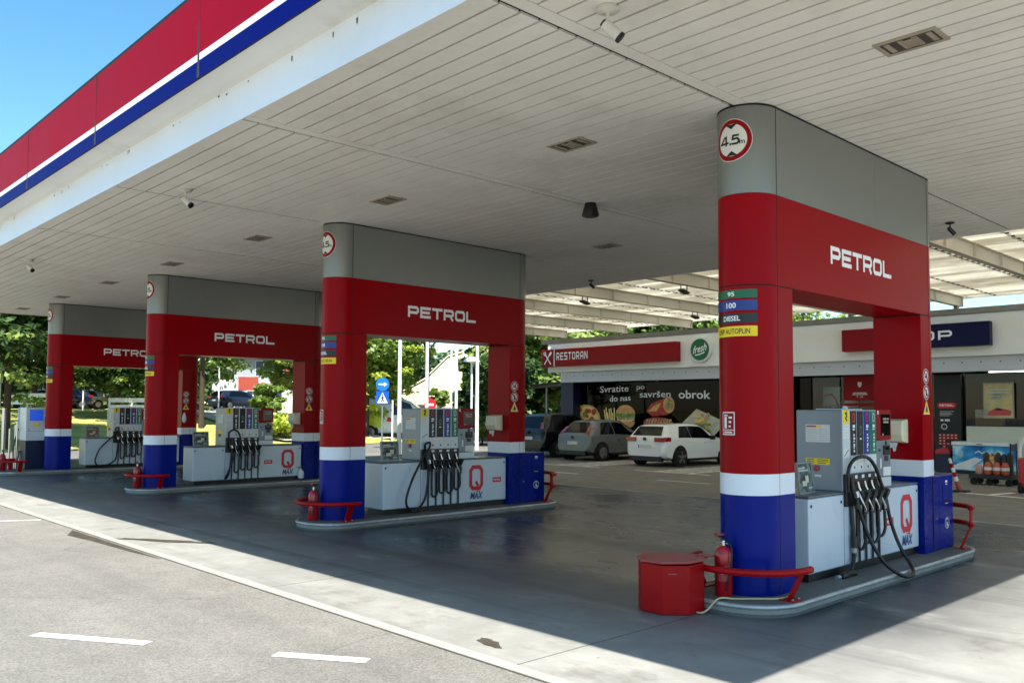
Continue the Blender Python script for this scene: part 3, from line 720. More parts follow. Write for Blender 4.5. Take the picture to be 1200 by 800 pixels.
# fire extinguisher pictogram on the front
f = MB(); w = lambda o: (lambda u, v: wrap(u-.06, v, o))
rect(f, w(.004), -.078, .078, 1.55, 1.76, 'label_white', 6); rect(f, w(.0055), -.068, .068, 1.60, 1.75, 'sign_red', 6); rect(f, w(.0055), -.068, .068, 1.56, 1.592, 'sign_red', 6)
rect(f, w(.007), -.045, -.012, 1.61, 1.715, 'label_white', 2); rect(f, w(.007), -.05, .0, 1.722, 1.735, 'label_white', 2)
for k, (a, b) in enumerate(((1.70, 1.73), (1.66, 1.69), (1.62, 1.65))): rect(f, w(.007), .012, .05-.008*k, a, b-.012, 'label_white', 2)
rect(f, w(.007), -.05, .05, 1.568, 1.582, 'label_white', 3)
f.build('extinguisher_sign', pt)
# pictograms on the rear leg
for zc2, kind in ((2.19, 'flame'), (2.0, 'phone'), (1.815, 'warn')):
    f = MB(); P = lambda o: (lambda u, v: (A_+o, 3.4+u, zc2+v))
    if kind == 'warn':
        f.poly([P(.003)(u, v) for u, v in ((-.095, -.075), (.095, -.075), (0, .095))], 'label_white'); f.poly([P(.0045)(u, v) for u, v in ((-.082, -.068), (.082, -.068), (0, .08))], 'yellow')
        f.poly([P(.006)(u, v) for u, v in ((-.025, -.05), (.025, -.05), (.022, -.01), (0, .04), (-.022, -.01))], 'black')
    else:
        disc(f, P(.003), .088, 'label_white'); ring(f, P(.0045), .062, .08, 'sign_red')
        if kind == 'flame':
            rect(f, P(.0045), -.035, .035, -.02, 0, 'black'); f.poly([P(.0045)(u, v) for u, v in ((.01, .002), (.035, .002), (.03, .035), (.018, .048))], 'black')
        else:
            f.poly([P(.0045)(u, v) for u, v in ((-.02, -.045), (.02, -.045), (.012, .035), (-.012, .035))], 'black')
        vs, fs = stroke_poly([(-.05, .05), (.05, -.05)], .016); f.add([P(.006)(a.x, a.y) for a in vs], fs, 'sign_red')
    o = f.build('pictogram', pt); o['label'] = {'flame': 'no open flame sign', 'phone': 'no phone sign', 'warn': 'yellow warning triangle'}[kind]
SP = 7.06
GP = 'red portals along the pump lanes'
PORT = [pt, dup(pt, (-SP, 0, 0), 'second red portal from the right with grey top, standing behind the second pump island'),
        dup(pt, (-2*SP, 0, 0), 'third red portal from the right with a large square opening onto trees and a far building'),
        dup(pt, (-3*SP, 0, 0), 'farthest red portal at the left end beside the blue screened dispenser')]

# ================================================================== ISLANDS
def isl_poly(o=0., yf=-.63, yb=4.5, hw=.55, r=.5, n=8):
    out = []
    for cx, cy, a0 in ((hw-r, yb-r, 0), (-hw+r, yb-r, 90), (-hw+r, yf+r, 180), (hw-r, yf+r, 270)):
        for k in range(n+1):
            a = R(a0+90*k/n); out.append((cx+(r+o)*math.cos(a), cy+(r+o)*math.sin(a)))
    return out
def make_island(yf=-.63):
    t = thing('pump_island', '', 'island', (0, 2, 0), 'raised pump islands')
    f = MB(); P = isl_poly(0, yf); f.prism(isl_poly(-.02, yf), .0, .035, 'island_top'); f.prism(isl_poly(-.012, yf), .036, .075, 'kerb'); f.build('kerb', t, smooth=True, auto=30)
    f = MB(); f.prism(isl_poly(-.035, yf), .075, ZI, 'island_top'); f.build('slab', t, smooth=True, auto=30)
    f = MB(); f.tube([(x, y, .095) for x, y in isl_poly(-.014, yf)], .021, 'steel_tube', 10, closed=True); f.build('edge_tube', t, smooth=True)
    return t
ISL = [make_island()]
ISL[0]['label'] = 'raised island with steel tube edge under the foreground portal'
ISL.append(dup(ISL[0], (-SP, 0, 0), 'raised island with steel tube edge under the second portal')); ISL.append(dup(ISL[0], (-2*SP, 0, 0), 'raised island with steel tube edge under the third portal'))
far = make_island(-1.55); far['label'] = 'farthest raised island, longer, carrying the blue screened dispenser and fourth portal'
far.location.x -= 3*SP

# ================================================================== FUEL DISPENSER
XF = .222
def make_dispenser():
    t = thing('fuel_dispenser', 'grey fuel dispenser on the nearest island with a black hose looping to the ground', 'fuel dispenser', (-.03, 1.95, ZI), 'grey multi product fuel dispensers')
    x0, x1 = -.285, XF
    f = MB(); f.box(x0+.03, x1-.035, .69, 3.262, ZI, .205, 'black'); f.build('plinth', t)
    f = MB(); f.box(x0, x1, .645, 3.262, .205, .925, 'pump_grey'); f.build('base_cabinet', t, bevel=.018, segs=3)
    f = MB(); f.box(x0-.004, x1+.004, .64, 3.264, .93, .95, 'pump_top'); f.build('base_lid', t, bevel=.008)
    f = MB()
    for y in (1.372, 2.16): f.box(x1-.01, x1+.0012, y-.003, y+.003, .215, .915, 'seam')
    f.build('panel_joint', t)
    for y in (.69, 1.315, 3.21):
        f = MB(); f.lathe((x1, y, .853), [(.016, -.004), (.016, .004), (.008, .006)], 'black', 12, 'x'); f.build('lock', t)
    # head
    f = MB(); f.box(x0, x1-.004, 1.366, 2.15, .95, 1.785, 'pump_head'); f.build('head', t, bevel=.01)
    f = MB(); f.box(x0+.1, x1-.12, 1.6, 2.1, 1.786, 1.80, 'pump_light'); f.build('top_plate', t, bevel=.004)
    f = MB(); f.lathe((0., 1.9, 1.80), [(.03, 0), (.03, .015), (.012, .03)], 'label_white', 12); f.build('lamp', t, smooth=True)
    f = MB(); f.box(x1-.003, x1+.004, 1.366, 1.525, 1.13, 1.785, 'pump_light'); f.build('side_strip', t)
    f = MB(); f.box(x1-.003, x1+.002, 1.527, 2.15, 1.13, 1.785, 'pump_light'); f.build('front_panel', t)
    rows = ((1.539, 1.667, 'grade_black', 'q_red'), (1.695, 1.826, 'black', None), (1.852, 1.986, 'panel_blue', 'q_red'), (2.01, 2.142, 'panel_green', 'pump_light'))
    for k, (a, b, mt, qm) in enumerate(rows):
        g = MB(); g.box(x1+.002, x1+.010, a, b, 1.318, 1.776, mt)
        P = plane_x(x1+.0115, (a+b)/2, 0)
        if qm:
            v_, f_ = stroke_poly([(-.022, 1.68), (-.022, 1.735), (-.012, 1.75), (.012, 1.75), (.022, 1.735), (.022, 1.68), (.012, 1.665), (-.012, 1.665)], .013, True); g.add([P(q.x, q.y) for q in v_], f_, qm)
            rect(g, P, -.026, .03, 1.60, 1.632, 'label_white'); rect(g, P, -.028, .022, 1.575, 1.59, 'label_white')
            for j, (wv, hv) in enumerate(((.03, .02), (.038, .022), (.028, .016), (.034, .03), (.024, .018), (.03, .022))):
                z = 1.535-.033*j; rect(g, P, -.012, -.012+wv, z-hv, z, 'label_white')
        else:
            ring(g, P0 if False else (lambda u, v: P(u, v*2+1.57)), .018, .024, 'pump_head'); rect(g, P, -.022, .022, 1.475, 1.493, 'label_white')
        o = g.build('product_panel', t); o['label'] = ('black panel with a red ring', 'plain black panel', 'blue panel', 'green panel')[k]
        g = MB(); g.box(x1+.002, x1+.007, a+.006, b-.006, 1.165, 1.308, 'paper')
        for j in range(3): rect(g, plane_x(x1+.008, (a+b)/2, 0), -.04, .035-.02*(j == 1), 1.28-.035*j-.008, 1.28-.035*j, 'label_grey')
        rect(g, plane_x(x1+.008, (a+b)/2, 0), .0, .03, 1.175, 1.2, 'lamp_dark')
        g.build('price_card', t)
    g = MB(); P = plane_x(x1+.0045, 1.443, 0)
    rect(g, P, -.07, .07, 1.647, 1.782, 'yellow')
    v_, f_ = stroke_poly([(-.02, 1.74), (.01, 1.76), (.015, 1.72), (-.01, 1.70), (.02, 1.67)], .02); g.add([plane_x(x1+.006, 1.443, 0)(q.x, q.y) for q in v_], f_, 'black')
    g.build('hazard_sticker', t)
    g = MB(); rect(g, P, -.068, .06, 1.492, 1.632, 'paper')
    for j in range(4): rect(g, plane_x(x1+.006, 1.443, 0), -.055, .045-.03*(j % 2), 1.615-.03*j-.007, 1.615-.03*j, 'label_grey')
    g.build('sticker', t); g = MB(); rect(g, P, -.065, .058, 1.295, 1.388, 'paper')
    v_, f_ = stroke_poly([(-.05, 1.31), (.045, 1.375)], .01); g.add([plane_x(x1+.006, 1.443, 0)(q.x, q.y) for q in v_], f_, 'lamp_dark')
    g.build('sticker', t)
    # left side notices (-y face)
    g = MB(); P = plane_y(1.364, 0, 0); Q = plane_y(1.3625, 0, 0)
    rect(g, P, -.178, .09, 1.448, 1.632, 'paper'); rect(g, Q, -.06, .0, 1.602, 1.625, 'yellow'); rect(g, Q, -.17, -.06, 1.605, 1.622, 'q_red')
    for j in range(6):
        rect(g, Q, -.165, -.055, 1.585-.022*j-.008, 1.585-.022*j, 'label_grey'); rect(g, Q, -.035, .08-.02*(j % 3 == 0), 1.585-.022*j-.008, 1.585-.022*j, 'label_grey')
    g.build('notice', t)
    g = MB(); rect(g, P, -.18, .086, 1.218, 1.283, 'yellow')
    for j in range(3):
        rect(g, Q, -.165, -.085, 1.272-.018*j-.006, 1.272-.018*j, 'black'); rect(g, Q, -.05, .07-.03*(j == 2), 1.272-.018*j-.006, 1.272-.018*j, 'black')
    g.build('warning_label', t)
    g = MB(); g.lathe((-.06, 1.366, 1.178), [(.03, .0), (.03, -.02), (.022, -.028)], 'red_dusty', 16, 'y'); g.build('stop_button', t, smooth=True)
    g = MB(); rect(g, P, -.085, -.01, 1.09, 1.112, 'paper'); g.build('sticker', t)
    # screen tower
    f = MB(); f.box(x0+.02, x1+.006, 2.153, 2.505, 1.062, 1.455, 'pump_head'); f.build('terminal_housing', t, bevel=.008)
    f = MB(); f.box(x0, x1+.004, 2.153, 2.52, .952, 1.055, 'pump_light'); f.build('tower_base', t, bevel=.006)
    f = MB(); f.box(x0+.02, x1+.014, 2.157, 2.515, 1.46, 1.79, 'sign_red'); rect(f, plane_x(x1+.0155, 2.175, 1.76), -.012, .02, -.02, .02, 'label_white'); f.build('screen_housing', t, bevel=.01)
    f = MB(); f.box(x1+.012, x1+.02, 2.25, 2.475, 1.51, 1.74, 'screen')
    for a, b, zz in ((2.29, 2.38, 1.70), (2.39, 2.44, 1.70), (2.30, 2.43, 1.665), (2.27, 2.3, 1.53)): rect(f, plane_x(x1+.0212, 0, 0), a, b, zz-.02, zz, 'lamp_frame')
    f.build('display', t)
    f = MB(); f.box(x1+.004, x1+.02, 2.315, 2.46, 1.295, 1.40, 'black'); f.box(x1+.02, x1+.0215, 2.34, 2.435, 1.35, 1.385, 'screen'); f.box(x1+.004, x1+.012, 2.345, 2.43, 1.23, 1.285, 'dark_plastic'); f.build('card_terminal', t, bevel=.003)
    f = MB(); f.lathe((x1+.005, 2.385, 1.425), [(.022, 0), (.022, .006)], 'black', 14, 'x'); f.box(x1+.005, x1+.012, 2.2, 2.24, 1.338, 1.362, 'black'); f.build('button', t)
    f = MB(); f.box(x1+.007, x1+.0085, 2.31, 2.5, 1.068, 1.165, 'paper'); f.box(x1+.007, x1+.0085, 2.235, 2.265, 1.15, 1.26, 'paper'); f.build('receipt_notice', t)
    # nozzle boots
    f = MB(); f.box(x1-.002, x1+.03, 1.375, 2.155, .80, 1.128, 'dark_plastic'); f.build('boot_panel', t, bevel=.006)
    for k in range(4):
        y = 1.60+.158*k; f = MB(); f.box(x1+.03, x1+.0315, y-.028, y+.028, 1.078, 1.112, 'paper'); f.build('boot_number', t)
    for k in range(4):
        y = 1.60+.158*k
        nz = MB()
        nz.tube([(x1+.05, y-.015, 1.05), (x1+.055, y, .99), (x1+.075, y+.02, .93)], .016, 'chrome', 10)
        nz.tube([(x1+.07, y+.012, .955), (x1+.085, y+.035, .88), (x1+.1, y+.05, .80), (x1+.095, y+.045, .72)], .032, 'rubber', 10)
        nz.tube([(x1+.06, y-.03, .95), (x1+.10, y-.03, .86), (x1+.12, y+.01, .77), (x1+.1, y+.04, .72)], .011, 'chrome' if k < 3 else 'label_grey', 8)
        nz.obox((x1+.105, y+.045, .90), (.03, 0, -.012), (0, .03, 0), (.012, .018, .05), 'rubber')
        n = nz.build('nozzle', t, smooth=True)
        hz = MB(); zl = .36+.03*(k % 2)+.02*k
        pth = []
        a = Vector((x1+.095, y+.045, .72)); b = Vector((x1+.045, y-.03, .80))
        for q in range(15):
            th = math.pi*q/14
            if q == 0: pth.append(a)
        for q in range(13):
            th = math.pi*q/12
            pth.append(Vector((x1+.075+.02*math.cos(th), y+.01+.045*math.cos(th)-.02*math.sin(th), zl+.09-.09*math.sin(th))))
        pth.append(Vector((x1+.05, y-.035, .55))); pth.append(b)
        hz.tube(pth, .0165, 'rubber', 10)
        hz.build('hose', t, smooth=True)
    f = MB()
    for k in range(5):
        y = 1.52+.158*k; f.tube([(x1+.018, y, .80), (x1+.018, y, .21)], .013, 'rubber', 8)
    f.build('hose_guide', t, smooth=True)
    # emblem
    def qlogo(yc, zc, sc):
        g = MB(); P = plane_x(x1+.0035, yc, zc)
        hw, hh = .125*sc, .195*sc
        v_, f_ = stroke_poly([(-hw, -hh+.06), (-hw, hh-.06), (-hw+.05, hh), (hw-.05, hh), (hw, hh-.06), (hw, -hh+.06), (hw-.05, -hh), (-hw+.05, -hh)], .062*sc, True); g.add([P(q.x, q.y) for q in v_], f_, 'q_red')
        v_, f_ = stroke_poly([(.01, -hh+.1), (.05, -hh+.035)], .05); g.add([P(q.x, q.y) for q in v_], f_, 'q_red')
        v_, f_ = stroke_poly([(.015, -hh-.03), (.07, -hh-.033)], .02); g.add([P(q.x, q.y) for q in v_], f_, 'q_red')
        put(g, font_text('MAX', .03, .25), lambda u, v: P(u+.005, v-.195*sc-.165), 'q_blue', .1, .27)
        return g.build('emblem', t)
    return t, qlogo
LOGO = {}
disp = []
labels = ['grey fuel dispenser on the nearest island with a black hose looping to the ground', 'grey fuel dispenser with red screen and hanging hoses on the second island', 'grey fuel dispenser on the third island in front of the bright trees', 'partly hidden grey fuel dispenser on the farthest island behind the third portal']
for i in range(4):
    if i == 0:
        dt, qlogo = make_dispenser(); proto = dt; o = dt
    else:
        o = dup(proto, (-SP*i, 0, 0), labels[i])
    disp.append(o)
# red ring emblem, small red tag, autogas hose and lead differ from pump to pump
def emblem(o, yc, tag_y, tagmat='q_red'):
    qx = XF-SP*disp.index(o)
    g = MB(); P = plane_x(qx+.0035, yc, .615); hw, hh = .125, .18
    v_, f_ = stroke_poly([(-hw, -hh+.06), (-hw, hh-.06), (-hw+.05, hh), (hw-.05, hh), (hw, hh-.06), (hw, -hh+.06), (hw-.05, -hh), (-hw+.05, -hh)], .066, True); g.add([P(q.x, q.y) for q in v_], f_, 'q_red')
    v_, f_ = stroke_poly([(-.01, -hh+.12), (.045, -hh+.036)], .055); g.add([P(q.x, q.y) for q in v_], f_, 'q_red')
    v_, f_ = stroke_poly([(.0, -hh-.045), (.09, -hh-.05)], .016); g.add([P(q.x, q.y) for q in v_], f_, 'q_red')
    put(g, font_text('MAX', .035, .25), lambda u, v: P(u+.01, v-.352), 'q_blue', .105, .29)
    g.build('emblem', o)
    g = MB(); P = plane_x(qx+.0035, tag_y, .56)
    rect(g, P, -.1, .1, -.042, .042, 'q_red')
    put(g, wide_text('PETROL', .24, 1.2, .25), lambda u, v: (qx+.005, tag_y+u, .56-.016+v), 'letter_white', .032, .15)
    g.build('badge', o)
emblem(disp[0], 2.915, 2.46); emblem(disp[1], 2.565, 3.04); emblem(disp[2], 2.9, 2.41); emblem(disp[3], 2.9, 2.41)
def smooth_path(P, n=10):
    P = [Vector(p) for p in P]; out = []
    for i in range(len(P)-1):
        p0, p1, p2, p3 = P[max(i-1, 0)], P[i], P[i+1], P[min(i+2, len(P)-1)]
        for k in range(n):
            t = k/n; out.append(.5*((2*p1)+(p2-p0)*t+(2*p0-5*p1+4*p2-p3)*t*t+(3*p1-p0-3*p2+p3)*t**3))
    out.append(P[-1]); return out
def gas_hose(i, pts, r=.019):
    o = disp[i]; f = MB(); f.tube(smooth_path([(x-SP*i, y, z) for x, y, z in pts]), r, 'rubber', 10); h = f.build('autogas_hose', o, smooth=True); h['label'] = 'long black autogas hose'
    f = MB(); q = XF-SP*i
    f.tube([(q+.05, 1.44, 1.10), (q+.06, 1.45, 1.0), (q+.08, 1.46, .90)], .026, 'rubber', 10)
    f.tube([(q+.08, 1.475, .96), (q+.085, 1.49, .90)], .03, 'chrome', 12); f.tube([(q+.085, 1.49, .895), (q+.08, 1.5, .78)], .024, 'rubber', 10)
    f.build('autogas_nozzle', o, smooth=True)
# nearest pump: hose rises over the boots, drops and loops out over the kerb
gas_hose(0, [(.25, 1.42, .95), (.262, 1.40, 1.15), (.275, 1.46, 1.255), (.29, 1.60, 1.30), (.30, 1.78, 1.285), (.31, 1.93, 1.18), (.32, 2.03, 1.02), (.33, 2.12, .86), (.35, 2.19, .60), (.42, 2.24, .34), (.56, 2.2, .14), (.63, 2.02, .085), (.60, 1.84, .105), (.50, 1.70, .22), (.40, 1.62, .42), (.33, 1.56, .66), (.30, 1.51, .84)])
for i in (1, 2, 3):
    j = -.06*(i-1)
    gas_hose(i, [(.25, 1.44, 1.12), (.27, 1.43, 1.21), (.29, 1.5, 1.235), (.30, 1.49, 1.16), (.31, 1.36, 1.0), (.33, 1.14+j, .68), (.35, 1.0+j, .36), (.34, 1.06+j, .2), (.31, 1.2+j, .16), (.28, 1.4, .3), (.28, 1.47, .55), (.28, 1.49, .80)] if i != 2 else
             [(.25, 1.44, 1.12), (.27, 1.43, 1.24), (.29, 1.52, 1.30), (.30, 1.62, 1.26), (.30, 1.68, 1.1), (.30, 1.6, .9), (.30, 1.5, .6), (.31, 1.4, .36), (.31, 1.34, .24), (.29, 1.42, .3), (.28, 1.47, .55), (.28, 1.49, .80)])
# breakaway coupling and adaptor lying by the nearest pump
f = MB(); f.tube(smooth_path([(.24, 1.50, .8), (.26, 1.50, .55), (.27, 1.5, .47), (.27, 1.5, .33), (.27, 1.47, .25), (.29, 1.36, .17), (.3, 1.3, .15)]), .02, 'rubber', 10)
f.tube([(.268, 1.5, .50), (.268, 1.5, .38)], .034, 'dark_plastic', 12); f.tube([(.268, 1.5, .38), (.268, 1.5, .33)], .028, 'galv', 12)
f.tube(smooth_path([(.3, 1.42, .14), (.30, 1.3, .15), (.31, 1.2, .145), (.3, 1.12, .14)]), .035, 'rubber', 10); f.tube([(.3, 1.1, .14), (.3, 1.04, .14)], .022, 'galv', 10)
f.build('breakaway_coupling', disp[0], smooth=True)

# framed adverts standing on the dispensers
def ad_board(i, y0, label, mat='ad_print', yaw=0.):
    X = -SP*i
    t = thing('advert_board', label, 'advert', (X+.08, .88, .952), 'framed adverts on the pump cabinets')
    y0, y1, z0, z1 = .70, 1.065, .953, 1.265
    sh = lambda y, z, o=0: (X+.10-(z-z0)*.12+o-(y-y0)*.1, y, z)
    f = MB(); f.extr([sh(y0, z0), sh(y1, z0), sh(y1, z1), sh(y0, z1)], (-.02, 0, 0), 'lamp_frame')
    for a, b, c, d in ((y0, y1, z0, z0+.016), (y0, y1, z1-.016, z1), (y0, y0+.016, z0+.0165, z1-.0165), (y1-.016, y1, z0+.0165, z1-.0165)):
        f.extr([sh(a, c, .001), sh(b, c, .001), sh(b, d, .001), sh(a, d, .001)], (.008, 0, 0), 'galv')
    f.build('frame', t)
    f = MB(); f.poly([sh(y0+.016, z0+.016, .002), sh(y1-.016, z0+.016, .002), sh(y1-.016, z1-.016, .002), sh(y0+.016, z1-.016, .002)], mat)
    for k, (a, b, zz, h) in enumerate(((.04, .2, 1.2, .014), (.04, .27, 1.175, .014), (.24, .32, 1.0, .014), (.1, .2, 1.03, .05), (.18, .26, 1.06, .07))):
        f.poly([sh(y0+a, zz, .0035), sh(y0+b, zz, .0035), sh(y0+b, zz+h, .0035), sh(y0+a, zz+h, .0035)], 'label_grey' if k < 3 else 'tray')
    f.build('poster', t)
    return t
ad_board(0, 1.02, 'framed dark advert leaning on the nearest pump cabinet beside the foreground column')
ad_board(1, 1.02, 'framed dark advert standing on the second pump cabinet beside the grey head')
ad_board(2, 1.02, 'framed black advert standing on the third pump cabinet')
pmat('ad_brown', (120, 96, 76), .5, var=.4, scale=10)
ad_board(3, 1.02, 'brownish advert box standing on the farthest pump cabinet', 'ad_brown')

# towel dispensers on the rear legs
def towel(i, label):
    X = -SP*i
    t = thing('towel_dispenser', label, 'towel dispenser', (X-.01, 3.27, 1.40), 'cream towel dispensers on the rear legs')
    f = MB(); f.extr([(X-.14, 3.274, 1.40), (X-.14, 3.12, 1.42), (X-.14, 3.08, 1.50), (X-.14, 3.10, 1.665), (X-.14, 3.274, 1.685)], (.26, 0, 0), 'cream_plastic'); f.build('housing', t, bevel=.012)
    f = MB(); f.extr([(X-.07, 3.13, 1.345), (X+.03, 3.13, 1.345), (X+.05, 3.13, 1.405), (X-.09, 3.13, 1.405)], (0, .004, 0), 'paper'); f.extr([(X+.0, 3.13, 1.30), (X+.025, 3.135, 1.31), (X+.03, 3.13, 1.345), (X-.01, 3.13, 1.345)], (0, .003, 0), 'paper'); f.build('towel', t)
    return t
towel(0, 'cream paper towel dispenser on the rear leg of the foreground portal'); towel(1, 'cream paper towel dispenser on the rear leg of the second portal'); towel(2, 'cream paper towel dispenser on the rear leg of the third portal')
t = thing('towel_dispenser', 'white rag bag hanging on the farthest portal rear leg, seen beside the third column', 'towel dispenser', (-3*SP+.35, 3.32, 1.45))
f = MB(); f.lathe((-3*SP+.345, 3.33, 1.35), [(.02, 0), (.055, .05), (.06, .15), (.035, .25), (.012, .3)], 'bag_white', 14); f.build('bag', t, smooth=True)

# blue litter bins wrapped round the rear ends
def litter_bin():
    t = thing('litter_bin', 'dark blue litter bin behind the foreground portal, with white crest and round pictogram', 'litter bin', (0, 3.9, ZI), 'blue litter bins at the portal rears')
    f = MB(); f.box(-.285, .2865, 3.545, 4.165, ZI+.004, 1.004, 'blue_panel'); f.build('body', t, bevel=.012)
    f = MB(); f.box(.282, .289, 3.535, 3.5445, ZI+.01, .995, 'seam'); f.box(.28, .288, 3.72, 3.724, ZI+.01, .99, 'seam'); f.box(.284, .2882, 3.55, 3.718, .80, .806, 'seam'); f.build('panel_joint', t)
    f = MB(); f.box(.286, .292, 3.83, 4.10, .70, .88, 'blue_panel'); f.box(.288, .296, 3.85, 4.09, .675, .695, 'seam'); f.build('flap', t, bevel=.003)
    f = MB(); P = plane_x(.2885, 3.95, 0)
    ring(f, lambda u, v: P(u, v+.425), .058, .068, 'label_white'); f.poly([P(u, v) for u, v in ((-.012, .385), (.012, .385), (.016, .43), (-.004, .45), (-.016, .43))], 'label_white'); disc(f, lambda u, v: P(u-.004, v+.468), .012, 'label_white', 10); rect(f, P, .018, .034, .382, .41, 'label_white')
    f.build('pictogram', t)
    f = MB(); f.poly([P(u, v) for u, v in ((-.04, .915), (.04, .915), (.03, .94), (-.03, .94))], 'label_white'); rect(f, P, -.03, .03, .89, .90, 'label_white'); rect(f, P, -.05, .05, .66, .667, 'label_white'); f.build('crest', t)
    f = MB(); f.lathe((.2865, 3.63, .50), [(.014, 0), (.014, .004)], 'chrome', 10, 'x'); f.build('lock', t)
    return t
lb = litter_bin(); dup(lb, (-SP, 0, 0), 'dark blue litter bin behind the second portal, with round white pictogram')

# crash rails
def crash_rail():
    t = thing('crash_rail', 'red bent crash rail round the foot of the foreground column', 'crash rail', (0, -.05, ZI), 'red crash rails')
    f = MB(); c = (0, -.06)
    f.tube([(c[0]+.575*math.cos(R(a)), c[1]+.575*math.sin(R(a)), .385) for a in range(-186, 7, 6)], .031, 'red_paint', 14); f.build('rail', t, smooth=True)
    for a in (-8, -172):
        x, y = c[0]+.575*math.cos(R(a)), c[1]+.575*math.sin(R(a)); sx = 1 if a > -90 else -1
        f = MB(); f.extr([(x-.01*sx, y-.05, .375), (x-.01*sx, y+.05, .375), (x-.13*sx, y+.05, ZI+.012), (x-.13*sx, y-.05, ZI+.012)], (.014*sx, 0, .004), 'red_paint'); f.box(min(x-.2*sx, x-.05*sx), max(x-.2*sx, x-.05*sx), y-.075, y+.075, ZI, ZI+.012, 'red_paint'); f.build('bracket', t)
    f = MB()
    for a in (-8, -172):
        x, y = c[0]+.575*math.cos(R(a)), c[1]+.575*math.sin(R(a)); sx = 1 if a > -90 else -1
        for dy in (-.055, .055): f.lathe((x-.07*sx, y+dy, ZI+.012), [(.012, 0), (.012, .012)], 'galv', 8)
    f.build('bolt', t)
    return t
cr = crash_rail(); dup(cr, (-SP, 0, 0), 'red bent crash rail round the foot of the second column'); dup(cr, (-2*SP, 0, 0), 'red bent crash rail round the foot of the third column'); dup(cr, (-3*SP+.05, -.87, 0), 'leftmost red crash rail in front of the blue screened dispenser')
def rear_rail(i, label):
    X = -SP*i
    t = thing('crash_rail', label, 'crash rail', (X, 4.3, ZI), 'two bar red rear rails')
    for z in (.40, .605):
        f = MB(); f.tube([(X+.50*math.cos(R(a))*1., 4.12+.36*math.sin(R(a)), z) for a in range(-2, 183, 8)], .031, 'red_paint', 14); f.build('rail', t, smooth=True)
    for sx in (1, -1):
        f = MB(); f.obox((X+.50*sx, 4.13, .50), (.006, 0, 0), (0, .035, 0), (0, 0, .14), 'red_paint'); f.extr([(X+.50*sx, 4.10, .40), (X+.50*sx, 4.16, .40), (X+.40*sx, 4.10, ZI+.01), (X+.40*sx, 4.03, ZI+.01)], (.012*sx, 0, 0), 'red_paint'); f.box(min(X+.33*sx, X+.47*sx), max(X+.33*sx, X+.47*sx), 4.0, 4.13, ZI, ZI+.01, 'red_paint'); f.build('bracket', t)
    return t
rear_rail(0, 'two bar red rail behind the blue bin of the foreground portal'); rear_rail(1, 'two bar red rail behind the blue bin of the second portal')

# fire extinguishers
def extinguisher(x, y, label, z=ZI):
    t = thing('fire_extinguisher', label, 'fire extinguisher', (x, y, z), 'red fire extinguishers')
    f = MB(); f.lathe((x, y, z), [(.07, 0), (.078, .01), (.078, .36), (.07, .40), (.04, .435), (.022, .445)], 'extinguisher', 24); f.build('cylinder', t, smooth=True)
    f = MB(); f.tube([(x, y, z+.44), (x, y, z+.49)], .018, 'chrome', 12); f.tube([(x-.05, y, z+.465), (x+.05, y, z+.465)], .008, 'chrome', 8); f.build('valve', t, smooth=True)
    f = MB(); f.obox((x-.03, y, z+.515), (.055, 0, -.02), (0, .011, 0), (.002, 0, .006), 'black'); f.obox((x-.035, y-.005, z+.535), (.05, 0, .012), (0, .012, 0), (0, 0, .006), 'extinguisher'); f.build('handle', t)
    f = MB(); f.tube(smooth_path([(x+.02, y, z+.47), (x+.07, y+.0, z+.46), (x+.1, y-.02, z+.36), (x+.088, y-.05, z+.2), (x+.07, y-.06, z+.06)]), .008, 'rubber', 8); f.build('hose', t, smooth=True)
    f = MB(); 
    rect(f, lambda u, v: (x+.0795*math.sin(u/.0795+.5), y-.0795*math.cos(u/.0795+.5), v+z), -.05, .05, .14, .26, 'red_dusty', 6); rect(f, lambda u, v: (x+.0805*math.sin(u/.0805+.5), y-.0805*math.cos(u/.0805+.5), v+z), -.02, .02, .2, .23, 'label_white', 3); f.build('label', t)
    return t
extinguisher(-.05, -.41, 'red fire extinguisher beside the foreground column next to the octagonal bin')
extinguisher(-SP-.05, -.41, 'red fire extinguisher standing inside the crash rail of the second column')
extinguisher(-2*SP-.05, -.41, 'red fire extinguisher standing inside the crash rail of the third column')
extinguisher(-3*SP-.12, -1.27, 'leftmost red fire extinguisher in front of the blue screened dispenser')

# octagonal sand bin
t = thing('sand_bin', 'red octagonal metal sand bin with a loose lid on the concrete', 'sand bin', (-.375, -.755, .006))
oc = lambda r, c=(-.375, -.755): [(c[0]+r*math.cos(R(22.5+45*k)), c[1]+r*math.sin(R(22.5+45*k))) for k in range(8)]
f = MB(); f.prism(oc(.30), .008, .43, 'red_paint'); f.build('body', t, bevel=.008)
f = MB(); a, b = oc(.312), oc(.30)
f.add([(x, y, .428+.03*(x+.33)+.012) for x, y in a]+[(x, y, .452+.03*(x+.33)+.012) for x, y in a], [(k, (k+1) % 8, 8+(k+1) % 8, 8+k) for k in range(8)]+[tuple(range(7, -1, -1)), tuple(range(8, 16))], 'red_dusty'); f.build('lid', t, bevel=.005)
f = MB(); f.tube(smooth_path([(-.60, -.84, .455), (-.60, -.84, .50), (-.57, -.87, .505), (-.53, -.92, .50), (-.53, -.92, .455)], 5), .008, 'red_dusty', 8); f.build('handle', t, smooth=True)
f = MB(); f.obox((-.17, -.50, .472), (.07, .02, 0), (-.015, .05, 0), (0, 0, .006), 'red_dusty'); f.obox((-.2, -.53, .462), (.05, .02, 0), (-.01, .03, 0), (0, 0, .007), 'rubber'); f.build('hinge', t)
f = MB(); f.obox((-.21, -.985, .36), (.05, .02, .004), (.002, -.006, 0), (0, 0, .006), 'red_dusty'); f.build('catch', t)

